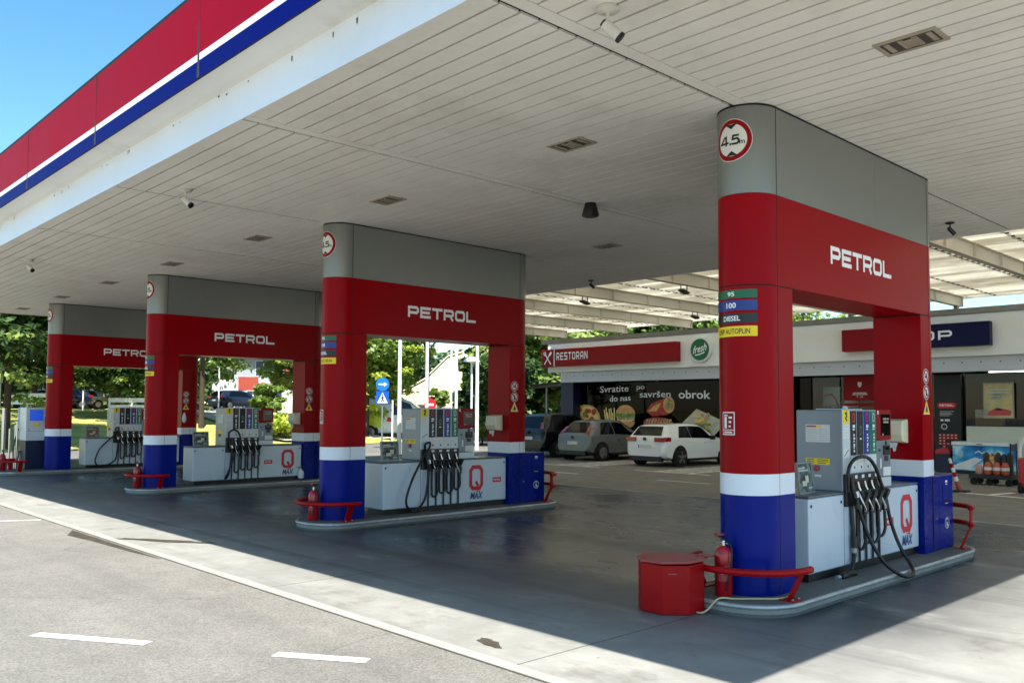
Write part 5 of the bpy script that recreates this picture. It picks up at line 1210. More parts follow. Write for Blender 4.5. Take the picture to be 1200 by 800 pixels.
# ================================================================== CARS
def interp(tab, y):
    for (a, va), (b, vb) in zip(tab[:-1], tab[1:]):
        if y <= b: return va+(vb-va)*((y-a)/(b-a) if b > a else 0)
    return tab[-1][1]
def car(name, label, loc, rz, P, paint, rim='rim_silver', detail=True, group=None, lamp='hatch'):
    L_ = P['L']; W_ = P['W']
    t = thing(name, label, P.get('cat', 'car'), loc, group, rz)
    top, belt, wid, sill = P['top'], P['belt'], P['wid'], P['sill']
    def sec(y):
        zt = interp(top, y); zb = min(zt-.03, interp(belt, y)); w = interp(wid, y); zs = interp(sill, y)
        k = min(1, max(0, (zt-zb)/.45)); wr = w*.95-(w*.95-P['roofw'])*k; ze = max(zb+.01, zt-.07)
        return zt, zb, w, zs, wr, ze
    def ringpts(y):
        zt, zb, w, zs, wr, ze = sec(y)
        mid = zs+(zb-zs)*.45
        h = [(0, zs), (w*.8, zs), (w*.96, zs+.06), (w, mid), (w*.985, zb-.06), (w*.955, zb), (w*.955+(wr-w*.955)*.5, zb+(ze-zb)*.5), (wr, ze), (wr*.9, zt-.02), (wr*.6, zt-.002), (0, zt)]
        return h
    ys = sorted(set([0, .02, .06, .1, .16]+[P['L']*k/44 for k in range(1, 44)]+[L_-.1, L_-.05, L_-.02, L_]))
    vs = []; fs = []
    for y in ys:
        h = ringpts(y); pts = [(x, y, z) for x, z in h]+[(-x, y, z) for x, z in h[-2:0:-1]]; n = len(pts); vs += pts
    for i in range(len(ys)-1): fs += [(i*n+q, i*n+(q+1) % n, (i+1)*n+(q+1) % n, (i+1)*n+q) for q in range(n)]
    fs += [tuple(range(n)), tuple((len(ys)-1)*n+q for q in range(n-1, -1, -1))]
    f = MB(); f.add(vs, fs, paint); f.build('body', t, smooth=True, auto=55, raw=True)
    def side(y, q, sx, o=.006):
        zt, zb, w, zs, wr, ze = sec(y); x = w*.955+(wr-w*.955)*q; return (sx*(x+o), y, zb+(ze-zb)*q+o*.3)
    for sx in (1, -1):
        for (a0, a1, b0, b1) in P['windows']:
            f = MB(); f.grid(lambda u, v: side((a0+(a1-a0)*v)*(1-u)+(b0+(b1-b0)*v)*u, .05+.9*v, sx), 8, 5, 'car_glass'); f.build('side_window', t, smooth=True, raw=True)
        for yy in P['wheels']:
            w = interp(wid, yy); r = P['wr']
            f = MB(); f.lathe((sx*(w-.05), yy, r+.02), [(r+.07, -.05), (r+.07, .056)], 'black', 28, 'x'); f.build('wheel_arch', t, raw=True)
            f = MB(); f.lathe((sx*(w-.09), yy, r), [(r-.04, -.09), (r, -.06), (r, .12), (r-.03, .15)] if sx > 0 else [(r-.03, -.15), (r, -.12), (r, .06), (r-.04, .09)], 'tyre', 28, 'x'); wh = f.build('wheel', t, smooth=True, auto=40, raw=True)
            f = MB(); xo = sx*(w+.062); f.lathe((xo, yy, r), [(r*.68, -.004), (r*.68, .004)], 'black' if rim == 'rim_dark' else rim, 24, 'x')
            for k in range(5):
                a = k*2*math.pi/5+.3; d = Vector((0, math.cos(a), math.sin(a))); f.obox(Vector((xo+sx*.01, yy, r))+d*r*.34, (.006, 0, 0), d*r*.33, d.cross(Vector((1, 0, 0)))*.03, 'rim_silver')
            f.build('rim', wh, raw=True)
        if detail:
            for y in P['doors']:
                f = MB(); f.grid(lambda u, v: ((interp(wid, y)*(.9665+.04*math.sin(v*2.6)))*sx*1.0, y-.006+.012*u, .36+v*(interp(belt, y)-.4)), 1, 8, 'seam')
            f = MB()
            for y in P['handles']: 
                w = interp(wid, y); f.box(min(sx*w*.96, sx*(w+.02)), max(sx*w*.96, sx*(w+.02)), y-.08, y+.08, interp(belt, y)-.14, interp(belt, y)-.11, paint)
            f.build('door_handle', t, bevel=.008, raw=True)
            y = P['mirror']; w = interp(wid, y); f = MB(); f.box(min(sx*(w-.05), sx*(w+.16)), max(sx*(w-.05), sx*(w+.16)), y-.05, y+.05, interp(belt, y)-.02, interp(belt, y)+.13, P.get('mirrorcol', 'black')); f.build('wing_mirror', t, bevel=.03, raw=True)
            f = MB(); y0, y1 = P['wheels'][0]+.42, P['wheels'][1]-.42; w = interp(wid, 2); f.box(min(sx*w*.9, sx*(w+.004)), max(sx*w*.9, sx*(w+.004)), y0, y1, .19, .27, 'black'); f.build('side_skirt', t, bevel=.01, raw=True)
    def topq(y, q, o=.006):
        zt, zb, w, zs, wr, ze = sec(y); return (wr*q, y-o*.7, zt+o)
    a, b = P['rearwin']; f = MB(); f.grid(lambda u, v: topq(a+(b-a)*v, -.8+1.6*u), 8, 5, 'car_glass'); f.build('rear_window', t, smooth=True, raw=True)
    a, b = P['windscreen']; f = MB(); f.grid(lambda u, v: (lambda p: (p[0], p[1]+.009, p[2]))(topq(a+(b-a)*v, -.9+1.8*u)), 8, 5, 'car_glass'); f.build('windscreen', t, smooth=True, raw=True)
    w = interp(wid, .1)
    for sx in (1, -1):
        f = MB()
        if P.get('tailstrip'):
            ya, yb = P['tailstrip']; f.grid(lambda u, v: topq(ya+(yb-ya)*v, sx*(.74+.2*u), .012), 4, 6, 'tail_red'); f.grid(lambda u, v: side(ya+.05+(yb-ya)*v+.1*u, .98-.3*u*v, sx, .01), 4, 6, 'tail_red'); f.build('tail_light', t, smooth=True, raw=True)
        else:
            for (xa, xb, ya, yb, za, zb) in P['tail']:
                f.box(min(sx*xa, sx*xb), max(sx*xa, sx*xb), ya, yb, za, zb, 'tail_red')
            f.build('tail_light', t, bevel=.025, segs=3, raw=True)
        f = MB(); wf = interp(wid, L_-.2); f.box(min(sx*(wf-.35), sx*(wf+.01)), max(sx*(wf-.35), sx*(wf+.01)), L_-.3, L_-.03, .58, .72, 'chrome'); f.build('headlight', t, bevel=.03, raw=True)
    f = MB(); z = P['plate']; f.box(-.26, .26, -.022, .01, z-.055, z+.055, 'plate'); f.box(-.262, -.225, -.0235, -.022, z-.05, z+.05, 'panel_blue'); f.build('number_plate', t, raw=True)
    f = MB(); f.box(-w*.8, w*.8, -.012, .2, .18, .36, 'black'); f.build('lower_bumper', t, bevel=.03, raw=True)
    if P.get('badge'):
        f = MB(); f.lathe((0, -.004, P['badge']), [(.055, .03), (.055, -.018), (.045, -.022)], 'dark_plastic', 18, 'y'); f.build('badge', t, raw=True)
    return t
golf = dict(L=4.26, W=1.8, top=[(0, .62), (.02, .72), (.05, .92), (.1, 1.0), (.26, 1.2), (.42, 1.37), (.52, 1.405), (1.1, 1.445), (1.7, 1.455), (2.2, 1.43), (2.5, 1.35), (3.05, 1.02), (3.2, .98), (3.8, .88), (4.1, .76), (4.22, .62), (4.26, .5)],
            belt=[(0, .6), (.1, .95), (1.2, .95), (2.8, .90), (3.2, .86), (4.0, .72), (4.26, .46)], wid=[(0, .72), (.03, .79), (.12, .86), (.4, .885), (1, .9), (3.2, .9), (3.8, .87), (4.1, .76), (4.26, .58)],
            sill=[(0, .34), (.25, .26), (.6, .2), (3.6, .2), (4.1, .24), (4.26, .3)], roofw=.62, windows=[(.78, 1.06, 1.5, 1.5), (1.515, 1.515, 2.86, 2.42)], wheels=(.82, 3.44), wr=.315, doors=(1.5, 2.75), handles=(1.32, 2.28), mirror=2.62,
            rearwin=(.13, .40), windscreen=(2.48, 3.02), tail=[(.40, .80, -.002, .12, .84, .985), (.74, .874, .03, .36, .85, 1.0)], plate=.68, badge=.93)
corsa = dict(L=3.82, W=1.65, top=[(0, .6), (.02, .7), (.05, .86), (.12, .95), (.5, 1.34), (.62, 1.39), (1.2, 1.44), (1.7, 1.43), (2.0, 1.38), (2.7, 1.0), (2.9, .94), (3.5, .82), (3.75, .66), (3.82, .5)],
             belt=[(0, .58), (.1, .9), (1.2, .9), (2.5, .87), (3.0, .82), (3.6, .68), (3.82, .46)], wid=[(0, .70), (.04, .75), (.14, .8), (.5, .82), (2.8, .825), (3.4, .79), (3.7, .68), (3.82, .55)],
             sill=[(0, .34), (.25, .26), (.6, .2), (3.2, .2), (3.82, .3)], roofw=.54, windows=[(.62, .86, 1.38, 1.38), (1.42, 1.42, 2.52, 2.0)], wheels=(.66, 3.1), wr=.29, doors=(1.38, 2.5), handles=(1.55,), mirror=2.3,
             rearwin=(.14, .5), windscreen=(2.05, 2.66), tailstrip=(.1, .34), plate=.62, badge=.82)
mpv = dict(L=4.2, W=1.75, top=[(0, .65), (.03, .95), (.1, 1.05), (.4, 1.55), (.6, 1.62), (1.4, 1.66), (2.0, 1.62), (2.3, 1.5), (3.1, 1.06), (3.3, 1.0), (3.9, .86), (4.15, .66), (4.2, .5)],
           belt=[(0, .6), (.1, 1.0), (1.2, 1.0), (2.8, .95), (3.3, .88), (4, .74), (4.2, .46)], wid=[(0, .76), (.04, .82), (.14, .86), (.5, .87), (3.2, .87), (3.8, .82), (4.1, .7), (4.2, .58)],
           sill=[(0, .34), (.3, .25), (.6, .2), (3.6, .2), (4.2, .3)], roofw=.60, windows=[(.6, .8, 1.4, 1.4), (1.48, 1.48, 2.8, 2.2)], wheels=(.72, 3.3), wr=.31, doors=(1.44, 2.7), handles=(1.3, 2.2), mirror=2.6,
           rearwin=(.13, .38), windscreen=(2.36, 3.04), tailstrip=(.1, .25), plate=.72, badge=.95)
van = dict(L=4.4, W=1.75, cat='van', top=[(0, .6), (.02, 1.2), (.05, 1.75), (.15, 1.82), (1.2, 1.86), (2.2, 1.84), (2.6, 1.7), (3.2, 1.2), (3.5, 1.08), (4.1, .92), (4.35, .7), (4.4, .5)],
           belt=[(0, .58), (.1, 1.05), (2.5, 1.05), (3.2, 1.0), (3.6, .94), (4.2, .78), (4.4, .46)], wid=[(0, .80), (.04, .84), (.2, .865), (3.4, .87), (4.0, .82), (4.3, .7), (4.4, .58)],
           sill=[(0, .36), (.3, .26), (.6, .22), (3.6, .22), (4.4, .3)], roofw=.72, windows=[(1.85, 1.85, 3.1, 2.6)], wheels=(.8, 3.5), wr=.31, doors=(1.8, 3.0), handles=(1.95,), mirror=2.95, mirrorcol='car_white',
           rearwin=(.022, .045), windscreen=(2.62, 3.18), tail=[(.76, .85, -.01, .08, .9, 1.3)], plate=.6)
car('parked_car', 'white hatchback parked in front of the restaurant window, rear to the pumps', (-12.69, 14.75, .008), R(-1.5), golf, 'car_white', 'rim_dark', group=None).scale = (.93, .92, .935)
car('parked_car', 'dark grey small hatchback parked between the white car and the black car', (-16.35, 15.35, .008), R(-1), corsa, 'car_grey')
car('parked_car', 'black people carrier parked at the left end beside the carport', (-18.85, 15.6, .008), R(1), mpv, 'car_black')
v_ = at(455, 45, 0)
vn = car('delivery_van', 'white and lime delivery van on the road behind the second portal', at(417, 52, 0.03), R(-43), van, 'car_white'); vn.scale = (1.3, 1.3, 1.3)
f = MB()
for sx in (1, -1):
    w = .874
    f.poly([(sx*w, y, z) for y, z in ((.15, .62), (1.3, .5), (1.5, .95), (.9, 1.04), (.15, 1.03))], 'van_lime'); f.poly([(sx*(w-.02-.0), y, z) for y, z in ((.25, 1.2), (1.3, 1.2), (1.2, 1.6), (.35, 1.6))], 'van_lime'); f.poly([(sx*w, y, z) for y, z in ((1.55, .8), (1.8, .78), (1.75, .98), (1.6, 1.0))], 'q_red')
f.build('lime_graphic', vn, raw=True)
sal = dict(mpv)
def far_car(px, D, z, paint, rz, label):
    p = at(px, D, z); return car('distant_car', label, p, rz, golf, paint, detail=False, group='cars on the far road')
pz = 1.62+.13
far_car(250, 66, pz, 'car_navy', R(8), 'dark car on the far road beside the third portal opening')
far_car(106, 66, pz, 'car_navy', R(176), 'dark car on the far road behind the tree with the bare trunk')
far_car(124, 70, pz, 'car_silver', R(176), 'silver car on the far road behind the tree trunk')
far_car(84, 66, pz, 'car_white', R(176), 'white car on the far road just right of the fourth column')

# ================================================================== BACKGROUND: poles, signs, lamp, houses
def pole(px, D, h, r, label, name='flagpole', cat='flagpole', group='white flagpoles', mat='pole_white'):
    p = at(px, D, 0); z0 = terrain(p.x, p.y)
    t = thing(name, label, cat, (p.x, p.y, z0), group)
    f = MB(); f.tube([(p.x, p.y, z0), (p.x, p.y, z0+h)], r, mat, 12, r2=r*.7); f.build('pole', t, smooth=True)
    f = MB(); f.box(p.x-.18, p.x+.18, p.y-.18, p.y+.18, z0-.01, z0+.06, 'kerb'); f.build('footing', t)
    f = MB(); f.lathe((p.x, p.y, z0+h), [(r*.7, 0), (r*1.3, .04), (r*1.3, .1), (.01, .16)], mat, 12); f.build('finial', t, smooth=True)
    return t
pole(468, 33, 9, .085, 'thick white flagpole beside the pedestrian crossing sign, leftmost of the five'); pole(500, 34.5, 9, .075, 'white flagpole above the round red sign, second from the left'); pole(528.5, 36, 9, .05, 'thin white flagpole, left one of the close pair'); pole(534.5, 36, 9, .07, 'white flagpole, right one of the close pair'); pole(559, 37, 9, .085, 'white flagpole at the edge of the second portal rear leg, rightmost of the five')
# pedestrian crossing + arrow sign
p = at(448, 39, 0); t = thing('road_sign', 'blue arrow disc above a blue pedestrian crossing square on one post', 'road sign', p)
fr = Vector((CAM.x-p.x, CAM.y-p.y, 0)).normalized(); rt = Vector((-fr.y, fr.x, 0))
def brd(z, o=0.): return lambda u, v: tuple(Vector((p.x, p.y, z+v))+rt*u+fr*(.04+o))
f = MB(); f.tube([(p.x, p.y, 0), (p.x, p.y, 3.1)], .035, 'galv', 10); f.build('post', t, smooth=True)
f = MB(); f.extr([brd(2.0)(u, v) for u, v in ((-.29, 0), (.29, 0), (.29, .6), (-.29, .6))], fr*.012, 'sign_mid'); f.poly([brd(2.0, .0135)(u, v) for u, v in ((-.24, .06), (.24, .06), (0, .54))], 'label_white')
f.poly([brd(2.0, .015)(u*1.25, v*1.25) for u, v in ((-.06, .08), (-.03, .08), (.01, .16), (.04, .08), (.07, .08), (.03, .2), (.05, .26), (0, .3), (-.05, .24), (-.01, .2))], 'black'); disc(f, lambda u, v: brd(2.42, .015)(u, v), .032, 'black', 10); f.build('crossing_plate', t)
f = MB(); f.extr([brd(2.91)(.3*math.cos(k*math.pi/14), .3*math.sin(k*math.pi/14)) for k in range(28)], fr*.012, 'sign_sky'); v_, f_ = stroke_poly([(-.15, 0), (.05, 0)], .05); f.add([brd(2.91, .0135)(a.x*1.25, a.y*1.25) for a in v_], f_, 'label_white'); f.poly([brd(2.91, .0135)(u*1.25, v*1.25) for u, v in ((.05, -.08), (.17, 0), (.05, .08))], 'label_white'); f.build('arrow_plate', t)
# round red sign
p = at(504, 39, 0); t = thing('road_sign', 'round red sign partly hidden behind the second dispenser', 'road sign', p); fr = Vector((CAM.x-p.x, CAM.y-p.y, 0)).normalized(); rt = Vector((-fr.y, fr.x, 0))
f = MB(); f.tube([(p.x, p.y, 0), (p.x, p.y, 2.3)], .03, 'galv', 10); f.build('post', t, smooth=True)
f = MB(); f.extr([brd(2.0)(.27*math.cos(k*math.pi/14), .27*math.sin(k*math.pi/14)) for k in range(28)], fr*.012, 'q_red'); rect(f, lambda u, v: brd(2.0, .0135)(u, v), -.16, .16, -.05, .05, 'label_white'); f.build('plate', t)
# street lamps
def lamp(px, D, h, label, r=.05):
    p = at(px, D, 0); z0 = terrain(p.x, p.y); t = thing('street_lamp', label, 'street lamp', (p.x, p.y, z0), 'white street lamps')
    f = MB(); f.tube([(p.x, p.y, z0), (p.x, p.y, z0+h)], r, 'pole_white', 10); f.build('pole', t, smooth=True)
    f = MB(); f.lathe((p.x, p.y, z0+h), [(.06, -.02), (.1, .02), (.4, .06), (.3, .2), (.1, .28)], 'pole_white', 20); f.build('lamp_head', t, smooth=True)
lamp(552.5, 40, 3.95, 'white mushroom street lamp in front of the dark conifer'); lamp(-3, 36, 5.0, 'white street lamp at the left edge in front of the big tree', .11)
# thin roadside posts
for px, D, h, lb_ in ((97, 52, 3.2, 'thin pale post by the far road left of the tree'), (256, 54, 3.0, 'white post in front of the far building'), (460, 46, 2.2, 'short pale post right of the crossing sign')):
    p = at(px, D, 0); z0 = terrain(p.x, p.y); f = MB(); f.tube([(p.x, p.y, z0), (p.x, p.y, z0+h)], .045, 'pole_white', 10); f.lathe((p.x, p.y, z0+h), [(.045, 0), (.06, .02), (.03, .06)], 'pole_white', 10); single(f, 'roadside_post', (p.x, p.y, z0), lb_, 'post', smooth=True)
# white railings on the lawn bank
def railing(pa, pb, za, zb, label):
    a, b = Vector(pa), Vector(pb); t = thing('railing', label, 'railing', ((a+b)/2).to_tuple()[:2]+(za,), 'white railings')
    for k, z in enumerate((zb-.1, zb-.42)):
        f = MB(); f.obox(((a.x+b.x)/2, (a.y+b.y)/2, z), ((b-a).x/2, (b-a).y/2, 0), ((b-a).normalized().y*-.05, (b-a).normalized().x*.05, 0), (0, 0, .1), 'pole_white'); f.build('rail', t)
    n = max(2, int((b-a).length/2.5))
    for k in range(n+1):
        q = a+(b-a)*k/n; f = MB(); f.tube([(q.x, q.y, terrain(q.x, q.y)-.1), (q.x, q.y, zb)], .05, 'pole_white', 8); f.build('post', t, smooth=True)
railing(at(8, 41), at(56, 40), 1., 2.45, 'white double railing behind the blue screened dispenser'); railing(at(128, 41), at(182, 40), 1., 2.25, 'white double railing behind the farthest pump')

# far building seen through the third portal
def facing(px, D):
    p = at(px, D, 0); f_ = Vector((CAM.x-p.x, CAM.y-p.y, 0)).normalized(); return p, Vector((-f_.y, f_.x, 0)), f_
p, rt, fr = facing(276, 84)
t = thing('apartment_building', 'far white and grey building with brick panels seen through the third portal', 'building', (p.x, p.y, 0))
def wb(u0, u1, z0, z1, d0, d1, mat, name, parent):
    f = MB(); c = p+rt*((u0+u1)/2)-fr*((d0+d1)/2); f.obox((c.x, c.y, (z0+z1)/2), rt*((u1-u0)/2), fr*((d1-d0)/2), (0, 0, (z1-z0)/2), mat); return f.build(name, parent)
wb(-2.2, 9, 0, 4.6, 0, 10, 'house_white', 'wall', t); wb(.2, 2.1, 3.6, 4.9, -.05, -.02, 'brick', 'brick_panel', t); wb(-1.2, -.9, .4, 3.4, -.05, -.02, 'brick', 'brick_panel', t); wb(2.4, 2.8, .4, 4.4, -.05, -.02, 'brick', 'brick_panel', t); wb(-.2, 8, 4.62, 7.0, 1.2, 10, 'house_grey', 'upper_wall', t); wb(-.6, 8.4, 7.02, 7.9, .4, 10, 'house_grey', 'roof', t); wb(4.6, 6.4, 4.63, 6.4, .6, 1.19, 'brick', 'brick_panel', t)
wb(5.0, 7.6, 7.91, 10.2, 2, 8, 'house_white', 'tower', t)
for u, z, w_, h_, d_ in ((1.8, 5.0, 2.4, 1.6, 1.15), (-1.8, 2.2, .8, 1.2, -.04), (-.5, 2.2, .8, 1.2, -.04), (1.0, 1.6, 1.2, 2.0, -.04), (3., 2.2, 1.4, 1.3, -.04), (5.5, 2.2, 1.4, 1.3, -.04)):
    w0 = wb(u, u+w_, z, z+h_, d_, d_+.03, 'label_white', 'window', t)
    for k in range(2 if w_ < 2 else 3):
        n_ = 2 if w_ < 2 else 3; ww = w_/n_; wb(u+k*ww+.06, u+(k+1)*ww-.06, z+.08, z+h_-.08, d_-.03, d_-.005, 'window_glass', 'pane', w0)
# cream house behind the flagpoles
p, rt, fr = facing(506, 74)
t = thing('cream_house', 'pale cream house wall with a sloping roofline behind the flagpoles', 'house', (p.x, p.y, 0))
f = MB(); pts = [(-3.0, 0), (2.6, 0), (2.6, 6.7), (1.4, 6.3), (-.6, 4.3), (-3.0, 2.9)]
f.extr([p+rt*u+Vector((0, 0, z)) for u, z in pts], -fr*9, 'house_cream'); f.build('wall', t)
f = MB(); rp = [(-3.2, 2.92), (-.65, 4.35), (1.35, 6.35), (2.7, 6.75)]
for (a, za), (b, zb) in zip(rp[:-1], rp[1:]): f.extr([p+fr*.1+rt*u+Vector((0, 0, z)) for u, z in ((a, za), (b, zb), (b, zb+.14), (a, za+.14))], -fr*9.2, 'house_cream')
f.build('roof', t)
wb(-1.6, -.6, 1., 2.2, -.03, -.005, 'window_glass', 'window', t)
# carport beside the shop
t = thing('carport', 'dark carport roof with pale bolts along its edge beside the shop', 'carport', (-27, 24, 0))
a, b = Vector((-20.95, 20.6, 0)), Vector((-33.5, 25.0, 0)); bk = Vector((3.4, 9.5, 0))
ZA, ZB = 3.0, 2.75
f = MB(); f.extr([(a.x, a.y, ZA), (b.x, b.y, ZB), (b.x+bk.x, b.y+bk.y, ZB+.5), (a.x+bk.x, a.y+bk.y, ZA+.5)], (0, 0, .07), 'carport_roof'); f.build('roof', t)
dirv = (b-a).normalized(); f = MB(); f.extr([(a.x, a.y, ZA-.12), (b.x, b.y, ZB-.12), (b.x, b.y, ZB+.09), (a.x, a.y, ZA+.09)], (dirv.y*.05, -dirv.x*.05, 0), 'carport_roof'); f.build('edge_beam', t)
f = MB()
for k in range(24):
    q = a+(b-a)*(k+.5)/24; z = ZA+(ZB-ZA)*(k+.5)/24; f.obox((q.x+dirv.y*.06, q.y-dirv.x*.06, z-.03), (.05, 0, 0), (0, .02, 0), (0, 0, .045), 'label_white')
f.build('bolt', t)
for k in (.28, .62, .97):
    q = a+(b-a)*k; f = MB(); f.tube([(q.x+.15, q.y+.4, 0), (q.x+.15, q.y+.4, ZA-.1)], .05, 'galv', 10); f.build('post', t, smooth=True)

# ================================================================== TREES
def leaves(centres, radii, n_per, size, shell=.55):
    """leaf quads spread through a set of clumps -> (verts, faces)"""
    V = []
    for c, r in zip(centres, radii):
        k = int(n_per*(r/np.mean(radii))**2)
        d = rng.normal(size=(k, 3)); d /= np.linalg.norm(d, axis=1)[:, None]
        rad = r*(shell+(1-shell)*rng.random(k))[:, None]*np.array([1.1, 1.1, .5])
        pos = c+d*rad
        nrm = d*.45+rng.normal(size=(k, 3))*.45+np.array([.1, -.1, .75]); nrm /= np.linalg.norm(nrm, axis=1)[:, None]
        t = np.cross(nrm, rng.normal(size=(k, 3))); t /= np.linalg.norm(t, axis=1)[:, None]; b = np.cross(nrm, t)
        s = (size*(.6+.8*rng.random(k)))[:, None]
        V.append(np.stack([pos-t*s*.5, pos+b*s*.32-nrm*s*.05, pos+t*s*.5, pos-b*s*.32+nrm*s*.05], 1))
    V = np.concatenate(V).reshape(-1, 3); F = np.arange(len(V)).reshape(-1, 4)
    return V, F
def leaf_mesh(name, V, F, mat, parent, extra=None):
    me = bpy.data.meshes.new(name); o0 = ORG[parent.name]; n0 = len(F)
    if extra is not None: F = np.concatenate([F, extra[1]+len(V)]); V = np.concatenate([V, extra[0]])
    me.from_pydata((V-np.array(o0)).tolist(), [], F.tolist()); me.materials.append(MATS[mat])
    if extra is not None:
        me.materials.append(MATS[extra[2]]); me.polygons.foreach_set('material_index', [0]*n0+[1]*(len(F)-n0))
    me.update()
    o = bpy.data.objects.new(name, me); COL.objects.link(o); o.parent = parent; return o
def tree(x, y, h, rx, zc0, label, mat='leaf_mid', n=26, per=170, size=.3, kind='round', name='broadleaf_tree', group=None, trunk_r=.16, spray=None):
    z0 = terrain(x, y); t = thing(name, label, 'tree', (x, y, z0), group)
    cz = (zc0+h)/2; hz = (h-zc0)/2
    C = []; Rr = []
    for k in range(n):
        d = rng.normal(size=3); d /= np.linalg.norm(d); q = rng.random()**.45
        if kind == 'cone':
            zz = rng.random()**1.3; rr = rx*(1-zz*.85); a = rng.random()*6.28; c = np.array([x+math.cos(a)*rr*.75, y+math.sin(a)*rr*.75, z0+zc0+(h-zc0)*zz]); R_ = rx*.34*(1.1-zz*.6)
        else:
            c = np.array([x, y, z0+cz])+d*q*np.array([rx*.8, rx*.8, hz*.85]); R_ = rx*(.24+.18*rng.random())
        C.append(c); Rr.append(R_)
    V, F = leaves(C, Rr, per, size); ex = None
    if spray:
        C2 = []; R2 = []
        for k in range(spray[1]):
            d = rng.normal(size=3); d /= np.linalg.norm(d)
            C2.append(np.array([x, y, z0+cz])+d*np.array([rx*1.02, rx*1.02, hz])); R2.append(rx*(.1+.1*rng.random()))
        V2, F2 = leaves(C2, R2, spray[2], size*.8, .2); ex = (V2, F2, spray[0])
    leaf_mesh('crown', V, F, mat, t, ex)
    f = MB(); hh = z0+cz if kind != 'cone' else z0+h*.9
    f.tube(smooth_path([(x, y, z0-.1), (x+.06*rx*.3, y, z0+(hh-z0)*.5), (x-.05, y+.05, hh)], 4), trunk_r, 'bark', 10, r2=trunk_r*.5)
    if kind != 'cone':
        for k in range(7):
            c = C[k]; st = Vector((x, y, z0+max(zc0*.8, (cz)*.55))); f.tube([st, st.lerp(Vector(c), .55)+Vector((0, 0, .15)), Vector(c)], trunk_r*.45, 'bark', 7, r2=trunk_r*.12)
    f.build('trunk', t, smooth=True)
    return t
def tp(px, D): p = at(px, D, 0); return p.x, p.y
T = tree
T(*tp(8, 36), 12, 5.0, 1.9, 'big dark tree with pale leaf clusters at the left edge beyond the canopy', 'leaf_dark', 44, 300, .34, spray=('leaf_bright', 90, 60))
T(*tp(-95, 42), 13, 6, 2, 'big tree beyond the left edge of the picture', 'leaf_dark', 30, 200, .36)
T(*tp(40, 52), 12, 6.5, .3, 'dark bushy tree filling the gap behind the blue screened dispenser', 'leaf_dark', 50, 260, .4)
T(*tp(-20, 60), 14, 8, .2, 'deep green tree far behind the left edge tree', 'leaf_dark', 50, 240, .45)
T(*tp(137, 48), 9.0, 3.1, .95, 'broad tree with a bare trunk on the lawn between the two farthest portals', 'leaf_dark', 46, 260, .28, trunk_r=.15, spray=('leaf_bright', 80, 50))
T(*tp(112, 74), 14, 9, 2.2, 'large dark tree across the far road behind the bare trunk tree', 'leaf_dark', 54, 240, .5)
T(*tp(190, 72), 14, 8, 1.6, 'large dark tree across the far road behind the third column', 'leaf_dark', 50, 240, .5, spray=('leaf_mid', 60, 60))
T(*tp(222, 56), 13, 5.2, 2.7, 'dark tree left of the far white building', 'leaf_dark', 44, 240, .4, spray=('leaf_mid', 60, 60))
T(*tp(236, 48), 11, 2.4, 4.2, 'leafy tree at the upper left of the third portal opening', 'leaf_mid', 26, 240, .32)
T(*tp(347, 52), 9.5, 3.1, .9, 'bright green tree at the right of the third portal opening', 'leaf_bright', 44, 300, .32)
T(*tp(313, 46), 3.5, 1.0, .5, 'small dark green tree on the lawn in front of the bright tree', 'leaf_mid', 26, 200, .24, trunk_r=.09)
T(*tp(428, 50), 13, 3.9, 1.3, 'large bright tree behind the pedestrian crossing sign', 'leaf_mid', 60, 300, .32, trunk_r=.25, spray=('leaf_lime', 120, 60))
T(*tp(420, 62), 13, 6, .6, 'green tree behind the second column', 'leaf_mid', 44, 260, .4)
T(*tp(500, 56), 13, 3.6, 6.6, 'overhanging tree above the cream house and flagpoles', 'leaf_mid', 40, 260, .32, spray=('leaf_lime', 60, 60))
T(*tp(515, 48), 3.1, .62, 1.9, 'small round topiary tree in front of the cream house', 'leaf_mid', 26, 200, .18, trunk_r=.09)
T(*tp(561, 54), 13, 1.7, .8, 'tall dark conifer behind the mushroom street lamp', 'leaf_dark', 60, 260, .32, kind='cone', name='conifer_tree')
T(*tp(628, 62), 13, 4, .5, 'dark tree behind the pale green tree near the shop corner', 'leaf_dark', 40, 240, .4)
T(*tp(636, 50), 11, 4.2, 1.6, 'pale green tree between the second portal and the shop corner', 'leaf_bright', 50, 300, .34)
T(*tp(600, 42), 5., 2.4, .4, 'low dark tree under the carport edge', 'leaf_dark', 26, 220, .3)
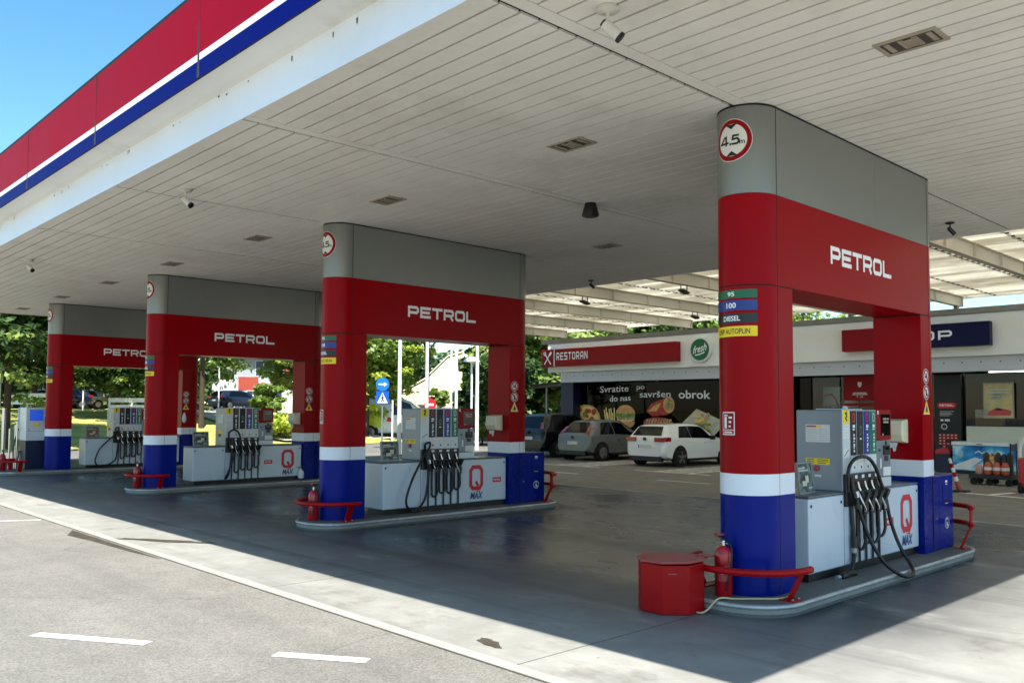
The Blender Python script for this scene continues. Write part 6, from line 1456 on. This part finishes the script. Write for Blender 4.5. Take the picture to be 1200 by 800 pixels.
for k, (px, D, h, r_, mt, lb_) in enumerate(((680, 52, 9.5, 4, 'leaf_mid', 'tree behind the restaurant end of the shop roof'), (730, 56, 10, 4.5, 'leaf_bright', 'bright tree behind the shop roof above the red restaurant sign'), (785, 54, 9.5, 4.2, 'leaf_dark', 'dark tree behind the shop roof left of the round green sign'), (845, 56, 10, 4.4, 'leaf_mid', 'tree behind the shop roof beside the foreground column'), (950, 58, 10, 5, 'leaf_bright', 'tree behind the shop roof seen through the foreground portal'), (1010, 60, 9, 4.5, 'leaf_mid', 'tree behind the shop roof near the rear leg of the foreground portal'), (1196, 62, 9.2, 2.2, 'leaf_mid', 'small tree top above the shop roof at the right edge'))):
    T(*tp(px, D), h, r_, 2.5, lb_, mt, 34, 220, .36)
def shrub(px, D, r_, h, label, mat, z=0.):
    x, y = tp(px, D); z0 = terrain(x, y); t = thing('shrub', label, 'shrub', (x, y, z0))
    C = [np.array([x, y, z0+h*.5])+rng.normal(size=3)*np.array([r_*.4, r_*.4, h*.18]) for _ in range(14)]
    V, F = leaves(C, [r_*.45]*14, 160, .2); leaf_mesh('foliage', V, F, mat, t)
    f = MB()
    for k in range(4): f.tube([(x, y, z0-.05), tuple(C[k])], .03, 'bark', 6)
    f.build('stem', t)
shrub(322, 47, 1.5, 1.9, 'yellow green shrub left of the third portal rear leg', 'leaf_lime'); shrub(342, 46, 1.5, 1.8, 'yellow green shrub touching the third portal rear leg', 'leaf_lime')
shrub(421, 58, 1.4, 2.6, 'green shrub behind the delivery van', 'leaf_mid'); shrub(565, 44, 1.1, 1.6, 'low shrub under the conifer', 'leaf_mid'); shrub(632, 46, 1.6, 1.4, 'low shrub behind the carport posts', 'leaf_mid')
# tree line that closes the horizon
m = None
t = thing('distant_wood', 'far band of trees closing the horizon', 'wood', (-90, 40, 0)); t['kind'] = 'stuff'
C = []; Rr = []
for k in range(150):
    px = -700+k*(1900/150.)*1.0
    D = 95+rng.random()*25
    if px > 1130: continue
    q = at(px, D, 0); C.append(np.array([q.x, q.y, 2+rng.random()*5])); Rr.append(4+2*rng.random())
V, F = leaves(C, Rr, 420, .9); leaf_mesh('foliage', V, F, 'leaf_dark', t)
bpy.context.view_layer.update()
